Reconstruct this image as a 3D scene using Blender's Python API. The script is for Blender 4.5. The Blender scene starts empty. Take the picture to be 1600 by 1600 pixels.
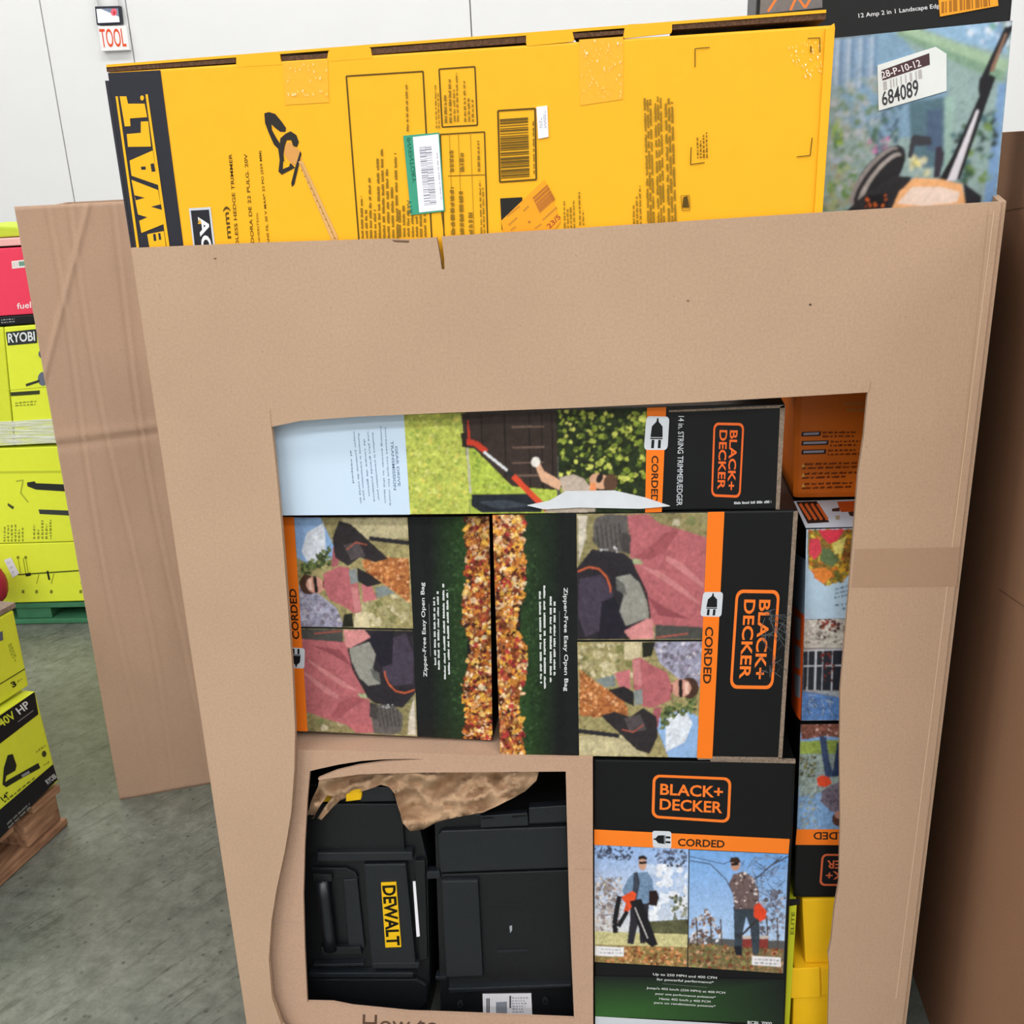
import bpy, bmesh, math, random
import numpy as np
from mathutils import Vector, noise
from mathutils.geometry import delaunay_2d_cdt

C = bpy.context.scene.collection
V = Vector
random.seed(7)

# ------------------------------------------------------------------ camera
FPX = 1600.0
YAW, PIT, ROL = math.radians(-7.52286), math.radians(18.94544), math.radians(-2.65588)
EYE = V((0.12588, -1.40719, 1.584))
FWD = V((math.sin(YAW) * math.cos(PIT), math.cos(YAW) * math.cos(PIT), -math.sin(PIT)))
_r = FWD.cross(V((0, 0, 1))).normalized()
_u = _r.cross(FWD)
RGT = math.cos(ROL) * _r + math.sin(ROL) * _u
UPV = math.cos(ROL) * _u - math.sin(ROL) * _r
cam_d = bpy.data.cameras.new('camera')
cam_d.sensor_fit = 'HORIZONTAL'
cam_d.sensor_width = 36.0
cam_d.lens = 36.0 * FPX / 1600.0
cam_d.clip_start = 0.05
cam_d.clip_end = 100
cam = bpy.data.objects.new('camera', cam_d)
C.objects.link(cam)
from mathutils import Matrix
m = Matrix((RGT, UPV, -FWD)).transposed().to_4x4()
m.translation = EYE
cam.matrix_world = m
sc = bpy.context.scene
sc.camera = cam

# ------------------------------------------------------------------ light
sc.view_settings.view_transform = 'Standard'
sc.view_settings.look = 'None'
sc.view_settings.gamma = 1.0
sc.view_settings.use_curve_mapping = False
sc.view_settings.exposure = 0.0
sc.cycles.diffuse_bounces = 3
sc.cycles.glossy_bounces = 2
sc.cycles.max_bounces = 5
world = bpy.data.worlds.new('warehouse_air')
world.use_nodes = True
world.node_tree.nodes['Background'].inputs[0].default_value = (0.9, 0.95, 1.0, 1)
world.node_tree.nodes['Background'].inputs[1].default_value = 0.3
sc.world = world
ROOM = dict(x0=-9.0, x1=9.0, y0=-11.0, y1=7.6, h=6.6)


def ceiling_lamp(x, y, power, sx=2.6, sy=0.9):
    d = bpy.data.lights.new('high_bay_lamp', 'AREA')
    d.shape = 'RECTANGLE'
    d.size, d.size_y = sx, sy
    d.energy = power
    d.color = (0.985, 0.99, 1.0)
    o = bpy.data.objects.new('high_bay_lamp', d)
    o.location = (x, y, ROOM['h'] - 0.25)
    C.objects.link(o)


LAMP = 95.0
for yy, k in ((-9.0, 1.4), (-5.6, 1.7), (-2.2, 0.7), (1.6, 0.6), (5.0, 1.1)):
    for xx in (-6.4, -2.4, 1.6, 5.6):
        ceiling_lamp(xx, yy, LAMP * k)


# ------------------------------------------------------------------ helpers
def lin(v):
    v /= 255.0
    return v / 12.92 if v <= 0.04045 else ((v + 0.055) / 1.055) ** 2.4


def hexc(h, k=1.0):
    return tuple(min(0.95, lin(int(h[i:i + 2], 16)) * k) for i in (0, 2, 4))


def ray(px):
    return FWD + RGT * ((px[0] - 800) / FPX) - UPV * ((px[1] - 800) / FPX)


class Face:
    """A plane in the room (point + outward normal); pts() carries marks onto it."""

    def __init__(self, p, n):
        self.p, self.n = V(p), V(n).normalized()

    def at(self, px, off=0.0):
        d = ray(px)
        q = self.p + self.n * off
        t = (q - EYE).dot(self.n) / d.dot(self.n)
        return EYE + d * t


def FY(y):
    return Face((0, y, 0), (0, -1, 0))


def FZ(z):
    return Face((0, 0, z), (0, 0, 1))


MATS = {}


def principled(name):
    mt = bpy.data.materials.new(name)
    mt.use_nodes = True
    return mt, mt.node_tree, mt.node_tree.nodes['Principled BSDF']


def plain(name, col, rough=0.5, var=0.04, metallic=0.0, bump=0.0, scale=40.0, spec=0.28):
    """flat colour with a slight procedural mottling"""
    if name in MATS:
        return MATS[name]
    mt, nt, b = principled(name)
    col = hexc(col) if isinstance(col, str) else col
    no = nt.nodes.new('ShaderNodeTexNoise')
    no.inputs['Scale'].default_value = scale
    no.inputs['Detail'].default_value = 4
    tc = nt.nodes.new('ShaderNodeTexCoord')
    nt.links.new(tc.outputs['Object'], no.inputs['Vector'])
    rp = nt.nodes.new('ShaderNodeMapRange')
    rp.inputs['To Min'].default_value = 1 - var * 2
    rp.inputs['To Max'].default_value = 1 + var * 2
    nt.links.new(no.outputs['Fac'], rp.inputs['Value'])
    mx = nt.nodes.new('ShaderNodeVectorMath')
    mx.operation = 'SCALE'
    mx.inputs[0].default_value = col
    nt.links.new(rp.outputs['Result'], mx.inputs['Scale'])
    nt.links.new(mx.outputs['Vector'], b.inputs['Base Color'])
    b.inputs['Roughness'].default_value = rough
    b.inputs['Specular IOR Level'].default_value = spec
    b.inputs['Metallic'].default_value = metallic
    if bump:
        bp = nt.nodes.new('ShaderNodeBump')
        bp.inputs['Strength'].default_value = bump
        bp.inputs['Distance'].default_value = 0.002
        nt.links.new(no.outputs['Fac'], bp.inputs['Height'])
        nt.links.new(bp.outputs['Normal'], b.inputs['Normal'])
    MATS[name] = mt
    return mt


def kraft(name, col, flute=0.25, spec=0.06, flute_scale=70.0):
    """corrugated board: fibre specks, blotches and faint vertical flutes"""
    if name in MATS:
        return MATS[name]
    mt, nt, b = principled(name)
    L = nt.links.new
    tc = nt.nodes.new('ShaderNodeTexCoord')
    fine = nt.nodes.new('ShaderNodeTexNoise')
    fine.inputs['Scale'].default_value = 260
    fine.inputs['Detail'].default_value = 3
    big = nt.nodes.new('ShaderNodeTexNoise')
    big.inputs['Scale'].default_value = 5
    big.inputs['Detail'].default_value = 5
    speck = nt.nodes.new('ShaderNodeTexVoronoi')
    speck.inputs['Scale'].default_value = 60
    for n in (fine, big, speck):
        L(tc.outputs['Object'], n.inputs['Vector'])
    r1 = nt.nodes.new('ShaderNodeMapRange')
    r1.inputs['From Min'].default_value = 0.3
    r1.inputs['From Max'].default_value = 0.7
    r1.inputs['To Min'].default_value = 1 - spec
    r1.inputs['To Max'].default_value = 1 + spec
    L(fine.outputs['Fac'], r1.inputs['Value'])
    r2 = nt.nodes.new('ShaderNodeMapRange')
    r2.inputs['From Min'].default_value = 0.3
    r2.inputs['From Max'].default_value = 0.7
    r2.inputs['To Min'].default_value = 0.96
    r2.inputs['To Max'].default_value = 1.04
    L(big.outputs['Fac'], r2.inputs['Value'])
    r3 = nt.nodes.new('ShaderNodeMapRange')
    r3.inputs['From Min'].default_value = 0.03
    r3.inputs['From Max'].default_value = 0.09
    r3.inputs['To Min'].default_value = 0.8
    r3.inputs['To Max'].default_value = 1.0
    L(speck.outputs['Distance'], r3.inputs['Value'])
    m1 = nt.nodes.new('ShaderNodeMath')
    m1.operation = 'MULTIPLY'
    L(r1.outputs['Result'], m1.inputs[0])
    L(r2.outputs['Result'], m1.inputs[1])
    m2 = nt.nodes.new('ShaderNodeMath')
    m2.operation = 'MULTIPLY'
    L(m1.outputs[0], m2.inputs[0])
    L(r3.outputs['Result'], m2.inputs[1])
    sc_ = nt.nodes.new('ShaderNodeVectorMath')
    sc_.operation = 'SCALE'
    sc_.inputs[0].default_value = hexc(col)
    L(m2.outputs[0], sc_.inputs['Scale'])
    L(sc_.outputs['Vector'], b.inputs['Base Color'])
    b.inputs['Roughness'].default_value = 0.85
    b.inputs['Specular IOR Level'].default_value = 0.2
    wv = nt.nodes.new('ShaderNodeTexWave')
    wv.bands_direction = 'X'
    wv.inputs['Scale'].default_value = flute_scale
    wv.inputs['Distortion'].default_value = 0.6
    L(tc.outputs['Object'], wv.inputs['Vector'])
    bp = nt.nodes.new('ShaderNodeBump')
    bp.inputs['Strength'].default_value = flute
    bp.inputs['Distance'].default_value = 0.0006
    L(wv.outputs['Fac'], bp.inputs['Height'])
    bp2 = nt.nodes.new('ShaderNodeBump')
    bp2.inputs['Strength'].default_value = 0.25
    bp2.inputs['Distance'].default_value = 0.001
    L(fine.outputs['Fac'], bp2.inputs['Height'])
    L(bp.outputs['Normal'], bp2.inputs['Normal'])
    L(bp2.outputs['Normal'], b.inputs['Normal'])
    MATS[name] = mt
    return mt


def print_mat(name, rough):
    """ink on coated board: colour from the printed mesh, grain from noise"""
    mt, nt, b = principled(name)
    L = nt.links.new
    at = nt.nodes.new('ShaderNodeAttribute')
    at.attribute_name = 'ink'
    tc = nt.nodes.new('ShaderNodeTexCoord')
    no = nt.nodes.new('ShaderNodeTexNoise')
    no.inputs['Scale'].default_value = 130
    no.inputs['Detail'].default_value = 6
    no.inputs['Roughness'].default_value = 0.75
    L(tc.outputs['Object'], no.inputs['Vector'])
    s = nt.nodes.new('ShaderNodeMath')
    s.operation = 'SUBTRACT'
    s.inputs[1].default_value = 0.5
    L(no.outputs['Fac'], s.inputs[0])
    k = nt.nodes.new('ShaderNodeMath')
    k.operation = 'MULTIPLY'
    L(s.outputs[0], k.inputs[0])
    L(at.outputs['Alpha'], k.inputs[1])
    k2 = nt.nodes.new('ShaderNodeMath')
    k2.operation = 'MULTIPLY_ADD'
    k2.inputs[1].default_value = 6.0
    k2.inputs[2].default_value = 1.0
    L(k.outputs[0], k2.inputs[0])
    mxx = nt.nodes.new('ShaderNodeMath')
    mxx.operation = 'MAXIMUM'
    mxx.inputs[1].default_value = 0.08
    L(k2.outputs[0], mxx.inputs[0])
    v = nt.nodes.new('ShaderNodeVectorMath')
    v.operation = 'SCALE'
    L(at.outputs['Color'], v.inputs[0])
    L(mxx.outputs[0], v.inputs['Scale'])
    L(v.outputs['Vector'], b.inputs['Base Color'])
    b.inputs['Roughness'].default_value = rough
    b.inputs['Specular IOR Level'].default_value = 0.22
    return mt


PRINT = print_mat('printed_board', 0.42)
PRINT_MATT = print_mat('printed_matt', 0.7)


def link(name, mesh, mat, parent=None, kind=None):
    o = bpy.data.objects.new(name, mesh)
    if mat is not None and len(mesh.materials) == 0:
        mesh.materials.append(mat)
    C.objects.link(o)
    if parent is not None:
        o.parent = parent
    if kind:
        o['kind'] = kind
    return o


def base_of(parent):
    p = V((0, 0, 0))
    while parent is not None:
        p = p + parent.location
        parent = parent.parent
    return p


def mesh_from(name, verts, faces, mat, parent=None, bevel=0.0, smooth=False, kind=None, segs=2):
    """verts in room coordinates; stored relative to the parent's base"""
    b = base_of(parent)
    bm = bmesh.new()
    vs = [bm.verts.new(V(v) - b) for v in verts]
    for f in faces:
        try:
            bm.faces.new([vs[i] for i in f])
        except ValueError:
            pass
    bmesh.ops.recalc_face_normals(bm, faces=bm.faces)
    if bevel:
        bmesh.ops.bevel(bm, geom=list(bm.edges), offset=bevel, segments=segs, affect='EDGES', profile=0.6)
    me = bpy.data.meshes.new(name)
    bm.to_mesh(me)
    bm.free()
    if smooth:
        for p in me.polygons:
            p.use_smooth = True
    return link(name, me, mat, parent, kind)


def prism(name, front, back, mat, parent=None, bevel=0.0, kind=None):
    n = len(front)
    fs = [list(range(n)), list(range(2 * n - 1, n - 1, -1))]
    fs += [[i, (i + 1) % n, n + (i + 1) % n, n + i] for i in range(n)]
    return mesh_from(name, list(front) + list(back), fs, mat, parent, bevel, kind=kind)


def box(name, lo, hi, mat, parent=None, bevel=0.0, kind=None):
    x0, y0, z0 = lo
    x1, y1, z1 = hi
    return prism(name, [(x0, y0, z0), (x1, y0, z0), (x1, y0, z1), (x0, y0, z1)],
                 [(x0, y1, z0), (x1, y1, z0), (x1, y1, z1), (x0, y1, z1)], mat, parent, bevel, kind)


def thing(name, label, cat, loc, group=None):
    o = bpy.data.objects.new(name, None)
    o.empty_display_size = 0.05
    o.location = loc
    C.objects.link(o)
    o['label'] = label
    o['category'] = cat
    if group:
        o['group'] = group
    return o


def slab(name, face, poly, lo, hi, mat, parent, bevel=0.0):
    """a raised or recessed piece on a face: outline extruded between two offsets"""
    return prism(name, [face.at(p, hi) for p in poly], [face.at(poly[i], 0) + face.n * lo for i in range(len(poly))]
                 if False else [face.at(p, hi) - face.n * (hi - lo) for p in poly], mat, parent, bevel)


def carton(name, label, cat, face, quad, depth, mat, group=None, bevel=0.004, body='body'):
    f = [face.at(p) for p in quad]
    bk = [p - face.n * depth for p in f]
    allp = f + bk
    base = V((sum(p.x for p in allp) / 8, sum(p.y for p in allp) / 8, min(p.z for p in allp)))
    t = thing(name, label, cat, base, group)
    prism(body, f, bk, mat, t, bevel)
    t['_d'] = 0
    del t['_d']
    return t


def bil(q):
    a, b, c, d = [V((p[0], p[1])) for p in q]

    def f(u, v):
        return (a * (1 - u) + b * u) * (1 - v) + (d * (1 - u) + c * u) * v
    return f


def inside(p, poly):
    x, y = p[0], p[1]
    r = False
    j = len(poly) - 1
    for i in range(len(poly)):
        xi, yi = poly[i][0], poly[i][1]
        xj, yj = poly[j][0], poly[j][1]
        if (yi > y) != (yj > y) and x < (xj - xi) * (y - yi) / (yj - yi) + xi:
            r = not r
        j = i
    return r


TEXT_CACHE = {}


def text_mesh(s, weight):
    key = (s, weight)
    if key in TEXT_CACHE:
        return TEXT_CACHE[key]
    cu = bpy.data.curves.new('lettering', 'FONT')
    cu.body = s
    cu.offset = weight
    cu.resolution_u = 3
    ob = bpy.data.objects.new('lettering', cu)
    C.objects.link(ob)
    dg = bpy.context.evaluated_depsgraph_get()
    me = bpy.data.meshes.new_from_object(ob.evaluated_get(dg))
    vs = [(v.co.x, v.co.y) for v in me.vertices]
    fs = [list(p.vertices) for p in me.polygons]
    bpy.data.objects.remove(ob)
    bpy.data.curves.remove(cu)
    bpy.data.meshes.remove(me)
    x0, x1 = min(v[0] for v in vs), max(v[0] for v in vs)
    y0, y1 = min(v[1] for v in vs), max(v[1] for v in vs)
    vs = [((v[0] - x0) / (x1 - x0), 1 - (v[1] - y0) / max(1e-6, y1 - y0)) for v in vs]
    TEXT_CACHE[key] = (vs, fs)
    return TEXT_CACHE[key]


class Art:
    """flat print on one face: ink polygons stacked a few hundredths of a millimetre apart"""

    def __init__(self, face, off=0.0006, warp=None, seed=1):
        self.f, self.off, self.warp = face, off, warp
        self.v, self.fc, self.col = [], [], []
        self.rnd = random.Random(seed)
        self.step = 2.2e-5

    def add(self, pts, faces, cols, detail=0.0):
        i0 = len(self.v)
        self.off += self.step
        for p in pts:
            if self.warp:
                p = self.warp(p)
            self.v.append(self.f.at(p, self.off))
        for f in faces:
            self.fc.append([i + i0 for i in f])
            self.col.append([tuple(cols[i]) + (detail,) for i in f] if isinstance(cols, list) else [tuple(cols) + (detail,)] * len(f))

    def poly(self, c, pts, detail=0.0):
        """any simple outline, triangulated"""
        if len(pts) <= 4:
            self.add(pts, [list(range(len(pts)))], hexc(c), detail)
            return
        vs = [V((p[0], p[1])) for p in pts]
        r = delaunay_2d_cdt(vs, [], [list(range(len(vs)))], 1, 1e-4)
        self.add([tuple(p) for p in r[0]], [list(t) for t in r[2]], hexc(c), detail)

    def grad(self, cols, pts, detail=0.0):
        self.add(pts, [[0, 1, 2, 3]], [hexc(c) for c in cols], detail)

    def rect(self, c, x0, y0, x1, y1, detail=0.0):
        self.poly(c, [(x0, y0), (x1, y0), (x1, y1), (x0, y1)], detail)

    def ell(self, c, x, y, rx, ry, n=14, rot=0.0, detail=0.0):
        cr, sr = math.cos(rot), math.sin(rot)
        pts = []
        for i in range(n):
            a = 2 * math.pi * i / n
            dx, dy = rx * math.cos(a), ry * math.sin(a)
            pts.append((x + dx * cr - dy * sr, y + dx * sr + dy * cr))
        self.add(pts, [list(range(n))], hexc(c), detail)

    def line(self, c, p, q, w, detail=0.0):
        p, q = V(p), V(q)
        d = (q - p)
        if d.length < 1e-6:
            return
        d = d.normalized()
        n = V((-d.y, d.x)) * (w / 2)
        self.add([p + n, q + n, q - n, p - n], [[0, 1, 2, 3]], hexc(c), detail)

    def pline(self, c, pts, w, detail=0.0):
        for a, b in zip(pts[:-1], pts[1:]):
            self.line(c, a, b, w, detail)

    def frame(self, c, pts, w):
        self.pline(c, list(pts) + [pts[0]], w)

    def text(self, s, q, c, weight=0.0):
        vs, fs = text_mesh(s, weight)
        B = bil(q)
        self.add([B(u, v) for u, v in vs], fs, hexc(c))

    def tline(self, s, p0, p1, h, c, weight=0.0):
        """p0, p1: ends of the base line in reading order; h: letter height"""
        p0, p1 = V(p0), V(p1)
        d = (p1 - p0).normalized()
        up = V((d.y, -d.x)) * h
        self.text(s, [p0 + up, p1 + up, p1, p0], c, weight)

    def micro(self, q, rows, c, fill=(0.55, 1.0), align=0.0, size=0.5, word=(0.05, 0.16), letters=True):
        """rows of print too small to read; reading direction is the quad's top edge"""
        B = bil(q)
        R = self.rnd
        w = (V(q[1]) - V(q[0])).length
        for r in range(rows):
            ln = R.uniform(*fill)
            u = (1 - ln) * align
            end = u + ln
            v0 = (r + 0.5 - size / 2) / rows
            v1 = (r + 0.5 + size / 2) / rows
            pts, fs = [], []
            lw = max(1.3 / w, 0.006)
            while u < end:
                wl = R.uniform(*word)
                e = min(end, u + wl)
                x = u
                while x < e - 0.2 * lw:
                    x2 = min(e, x + lw * R.uniform(0.9, 1.7))
                    a = v0 + (v1 - v0) * R.choice((0, 0, 0.25))
                    i = len(pts)
                    pts += [B(x, a), B(x2, a), B(x2, v1), B(x, v1)]
                    fs.append([i, i + 1, i + 2, i + 3])
                    x = x2 + lw * 0.35
                u = e + 0.018 + lw
            if pts:
                self.add(pts, fs, hexc(c))

    def bars(self, q, n, c, dens=0.5):
        B = bil(q)
        R = self.rnd
        u = 0.0
        pts, fs = [], []
        while u < 1:
            w = R.choice((1, 1, 2, 3)) / n
            i = len(pts)
            e = min(1, u + w * dens * 1.6)
            pts += [B(u, 0), B(e, 0), B(e, 1), B(u, 1)]
            fs.append([i, i + 1, i + 2, i + 3])
            u = e + R.choice((1, 1, 2)) / n * (1.4 - dens)
        self.add(pts, fs, hexc(c))

    def scatter(self, poly, n, size, pal, detail=0.1, asp=(0.5, 1.0), spread=1.0, dirn=None):
        """leaves, twigs and blobs of a printed photograph"""
        R = self.rnd
        xs = [p[0] for p in poly]
        ys = [p[1] for p in poly]
        keep = self.step
        self.step = 2.5e-6
        k = 0
        tries = 0
        while k < n and tries < n * 12:
            tries += 1
            x, y = R.uniform(min(xs), max(xs)), R.uniform(min(ys), max(ys))
            if not inside((x, y), poly):
                continue
            k += 1
            s = R.uniform(*size)
            rot = R.uniform(0, 6.28) if dirn is None else dirn + R.uniform(-0.25, 0.25)
            a = R.uniform(*asp)
            cr, sr = math.cos(rot), math.sin(rot)
            m_ = R.choice((4, 5, 6, 7))
            pts = []
            for i in range(m_):
                t = 2 * math.pi * i / m_
                rr = s * R.uniform(0.6, 1.15)
                dx, dy = rr * math.cos(t), rr * a * math.sin(t)
                px = (x + dx * cr - dy * sr, y + dx * sr + dy * cr)
                px = (min(max(px[0], min(xs)), max(xs)), min(max(px[1], min(ys)), max(ys)))
                pts.append(px)
            self.add(pts, [list(range(m_))], hexc(R.choice(pal)), detail)
        self.step = keep

    def twigs(self, poly, n, ln, w, pal):
        R = self.rnd
        xs = [p[0] for p in poly]
        ys = [p[1] for p in poly]
        keep = self.step
        self.step = 2.5e-6
        for _ in range(n):
            x, y = R.uniform(min(xs), max(xs)), R.uniform(min(ys), max(ys))
            if not inside((x, y), poly):
                continue
            a = R.uniform(0, 6.28)
            l_ = R.uniform(*ln)
            q = (x + l_ * math.cos(a), y + l_ * math.sin(a))
            if inside(q, poly):
                self.line(R.choice(pal), (x, y), q, w)
        self.step = keep

    def clusters(self):
        """groups of ink that lie well apart on the face become parts of their own"""
        n = len(self.v)
        par = list(range(n))

        def find(i):
            while par[i] != i:
                par[i] = par[par[i]]
                i = par[i]
            return i
        for f in self.fc:
            r0 = find(f[0])
            for i in f[1:]:
                par[find(i)] = r0
        used = sorted({find(f[0]) for f in self.fc})
        k = len(used)
        if k < 2 or k > 2500:
            return [list(range(len(self.fc)))]
        idx = {r: i for i, r in enumerate(used)}
        lo = np.full((k, 3), np.inf)
        hi = np.full((k, 3), -np.inf)
        isl = [idx[find(f[0])] for f in self.fc]
        for f, i in zip(self.fc, isl):
            for j in f:
                lo[i] = np.minimum(lo[i], self.v[j])
                hi[i] = np.maximum(hi[i], self.v[j])
        size = (hi - lo).max(axis=1)
        comp = np.full(k, -1)
        c = 0
        for s in range(k):
            if comp[s] >= 0:
                continue
            comp[s] = c
            todo = [s]
            while todo:
                i = todo.pop()
                gap = np.maximum(0.0, np.maximum(lo - hi[i], lo[i] - hi))
                near = np.sqrt((gap ** 2).sum(axis=1)) <= np.maximum(0.019, 0.49 * np.maximum(size, size[i]))
                for j in np.nonzero(near & (comp < 0))[0]:
                    comp[j] = c
                    todo.append(int(j))
            c += 1
        out = [[] for _ in range(c)]
        for fi, i in enumerate(isl):
            out[comp[i]].append(fi)
        return out

    def build(self, name, parent, mat=None, label=None):
        b = base_of(parent)
        n = self.f.n
        o = None
        for grp in self.clusters():
            remap, vs, fs, flat = {}, [], [], []
            for fi in grp:
                f, cl = self.fc[fi], self.col[fi]
                p0, p1, p2 = self.v[f[0]], self.v[f[1]], self.v[f[2]]
                nn = V((0, 0, 0))
                for i in range(len(f)):
                    nn += (self.v[f[i]] - p0).cross(self.v[f[(i + 1) % len(f)]] - p0)
                if nn.dot(n) < 0:
                    f, cl = f[::-1], cl[::-1]
                for i in f:
                    if i not in remap:
                        remap[i] = len(vs)
                        vs.append(self.v[i] - b)
                fs.append([remap[i] for i in f])
                for c in cl:
                    flat.extend(c)
            me = bpy.data.meshes.new(name)
            me.from_pydata(vs, [], fs)
            ca = me.color_attributes.new('ink', 'FLOAT_COLOR', 'CORNER')
            ca.data.foreach_set('color', flat)
            o = link(name, me, mat or PRINT, parent)
            if label:
                o['label'] = label
        return o


class Photo(Art):
    """a printed photograph: shapes laid down in order, then softened into a fine mesh of ink"""

    def __init__(self, face, quad, off=0.0008, warp=None, seed=1, cell=1.0, soft=1.0):
        Art.__init__(self, face, off, warp, seed)
        B = bil(quad)
        a, b, c, d = [V(p) for p in quad]
        self.nu = max(4, int(max((b - a).length, (c - d).length) / cell))
        self.nv = max(4, int(max((d - a).length, (c - b).length) / cell))
        u = np.linspace(0, 1, self.nu + 1)[None, :]
        v = np.linspace(0, 1, self.nv + 1)[:, None]
        self.X = (a.x * (1 - u) + b.x * u) * (1 - v) + (d.x * (1 - u) + c.x * u) * v
        self.Y = (a.y * (1 - u) + b.y * u) * (1 - v) + (d.y * (1 - u) + c.y * u) * v
        self.C = np.full(self.X.shape + (3,), 0.1)
        self.D = np.zeros(self.X.shape)
        self.soft = soft
        self.np = np.random.RandomState(seed)

    def add(self, pts, faces, cols, detail=0.0):
        for f in faces:
            P = np.array([(pts[i][0], pts[i][1]) for i in f], float)
            m = (self.X >= P[:, 0].min()) & (self.X <= P[:, 0].max()) & (self.Y >= P[:, 1].min()) & (self.Y <= P[:, 1].max())
            iy, ix = np.nonzero(m)
            if len(iy) == 0:
                continue
            x, y = self.X[iy, ix], self.Y[iy, ix]
            ins = np.zeros(len(x), bool)
            j = len(P) - 1
            for i in range(len(P)):
                (xi, yi), (xj, yj) = P[i], P[j]
                if yi != yj:
                    ins ^= ((yi > y) != (yj > y)) & (x < (xj - xi) * (y - yi) / (yj - yi) + xi)
                j = i
            iy, ix, x, y = iy[ins], ix[ins], x[ins], y[ins]
            if isinstance(cols, list):
                e1, e2 = P[1] - P[0], P[-1] - P[0]
                det = e1[0] * e2[1] - e1[1] * e2[0]
                dx, dy = x - P[0, 0], y - P[0, 1]
                s_ = np.clip((dx * e2[1] - dy * e2[0]) / det, 0, 1)[:, None]
                t_ = np.clip((e1[0] * dy - e1[1] * dx) / det, 0, 1)[:, None]
                K = [np.array(cols[i]) for i in f]
                self.C[iy, ix] = (K[0] * (1 - s_) + K[1] * s_) * (1 - t_) + (K[3] * (1 - s_) + K[2] * s_) * t_
            else:
                self.C[iy, ix] = cols
            self.D[iy, ix] = detail

    def soften(self, r):
        """out-of-focus background of the photograph"""
        self.C = self.blur(self.C, r)
        self.D *= 0.35

    @staticmethod
    def blur(A, r):
        if r <= 0:
            return A
        n = int(math.ceil(2.5 * r))
        k = np.exp(-0.5 * (np.arange(-n, n + 1) / r) ** 2)
        k /= k.sum()
        for ax in (0, 1):
            pad = [(0, 0)] * A.ndim
            pad[ax] = (n, n)
            Q = np.pad(A, pad, mode='edge')
            out = 0
            for i, w in enumerate(k):
                sl = [slice(None)] * A.ndim
                sl[ax] = slice(i, i + A.shape[ax])
                out = out + w * Q[tuple(sl)]
            A = out
        return A

    def build(self, name, parent, mat=None, label=None):
        R = self.np
        sh = self.X.shape
        nz = sum(self.blur(R.randn(*sh), r) * w for r, w in ((0.7, 1.5), (1.6, 2.8), (4.0, 3.0), (10.0, 3.0)))
        streak = self.blur(self.blur(R.randn(*sh), 1.0), 2.0) * 2.0
        C = self.C * np.clip(1 + (self.blur(self.D, 1.5) * 1.1 + 0.04) * (nz + 0.5 * streak), 0.15, 2.2)[..., None]
        tint = np.stack([self.blur(R.randn(*sh), 2.5) for _ in range(3)], -1) * 0.3
        C = C * (1 + tint * (self.blur(self.D, 2)[..., None] + 0.02))
        C = np.clip(self.blur(C, self.soft), 0.0, 0.95)
        b = base_of(parent)
        vs = []
        for x, y in zip(self.X.ravel(), self.Y.ravel()):
            p = (x, y)
            if self.warp:
                p = self.warp(p)
            vs.append(self.f.at(p, self.off) - b)
        w = self.nu + 1
        turn = (vs[1] - vs[0]).cross(vs[w] - vs[0]).dot(self.f.n) < 0
        fs = []
        for j in range(self.nv):
            for i in range(self.nu):
                q = (j * w + i, j * w + i + 1, (j + 1) * w + i + 1, (j + 1) * w + i)
                fs.append(q[::-1] if turn else q)
        me = bpy.data.meshes.new(name)
        me.from_pydata(vs, [], fs)
        ca = me.color_attributes.new('ink', 'FLOAT_COLOR', 'POINT')
        flat = np.zeros((len(vs), 4), np.float32)
        flat[:, :3] = C.reshape(-1, 3)
        ca.data.foreach_set('color', flat.ravel())
        o = link(name, me, mat or PRINT, parent)
        if label:
            o['label'] = label
        return o


def rounded(B, u0, v0, u1, v1, ru, rv, n=5):
    pts = []
    for cx, cy, a0 in ((u1 - ru, v0 + rv, -90), (u1 - ru, v1 - rv, 0), (u0 + ru, v1 - rv, 90), (u0 + ru, v0 + rv, 180)):
        for i in range(n + 1):
            a = math.radians(a0 + 90 * i / n)
            pts.append(tuple(B(cx + ru * math.cos(a), cy + rv * math.sin(a))))
    return pts


def bd_logo(art, q, fg='f47b2c', bg='17181a'):
    B = bil(q)
    art.poly(fg, rounded(B, 0, 0, 1, 1, 0.09, 0.16))
    art.poly(bg, rounded(B, 0.035, 0.06, 0.965, 0.94, 0.065, 0.12))

    def sub(u0, v0, u1, v1):
        return [B(u0, v0), B(u1, v0), B(u1, v1), B(u0, v1)]
    art.text('BLACK+', sub(0.10, 0.20, 0.90, 0.46), fg, 0.022)
    art.text('DECKER', sub(0.10, 0.54, 0.90, 0.80), fg, 0.022)


def plug_icon(art, q):
    """q: TL TR BR BL with the cord leaving towards the left edge"""
    B = bil(q)
    art.poly('cfd3d8', rounded(B, 0, 0, 1, 1, 0.14, 0.14))
    K = '1a1b1d'
    for poly in ([(0.05, 0.47), (0.16, 0.45), (0.30, 0.27), (0.62, 0.24), (0.62, 0.76), (0.30, 0.73), (0.16, 0.55), (0.05, 0.53)],
                 [(0.70, 0.30), (0.95, 0.30), (0.95, 0.42), (0.70, 0.42)], [(0.70, 0.58), (0.95, 0.58), (0.95, 0.70), (0.70, 0.70)],
                 [(0.64, 0.24), (0.68, 0.24), (0.68, 0.76), (0.64, 0.76)]):
        art.poly(K, [tuple(B(*p)) for p in poly])


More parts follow.
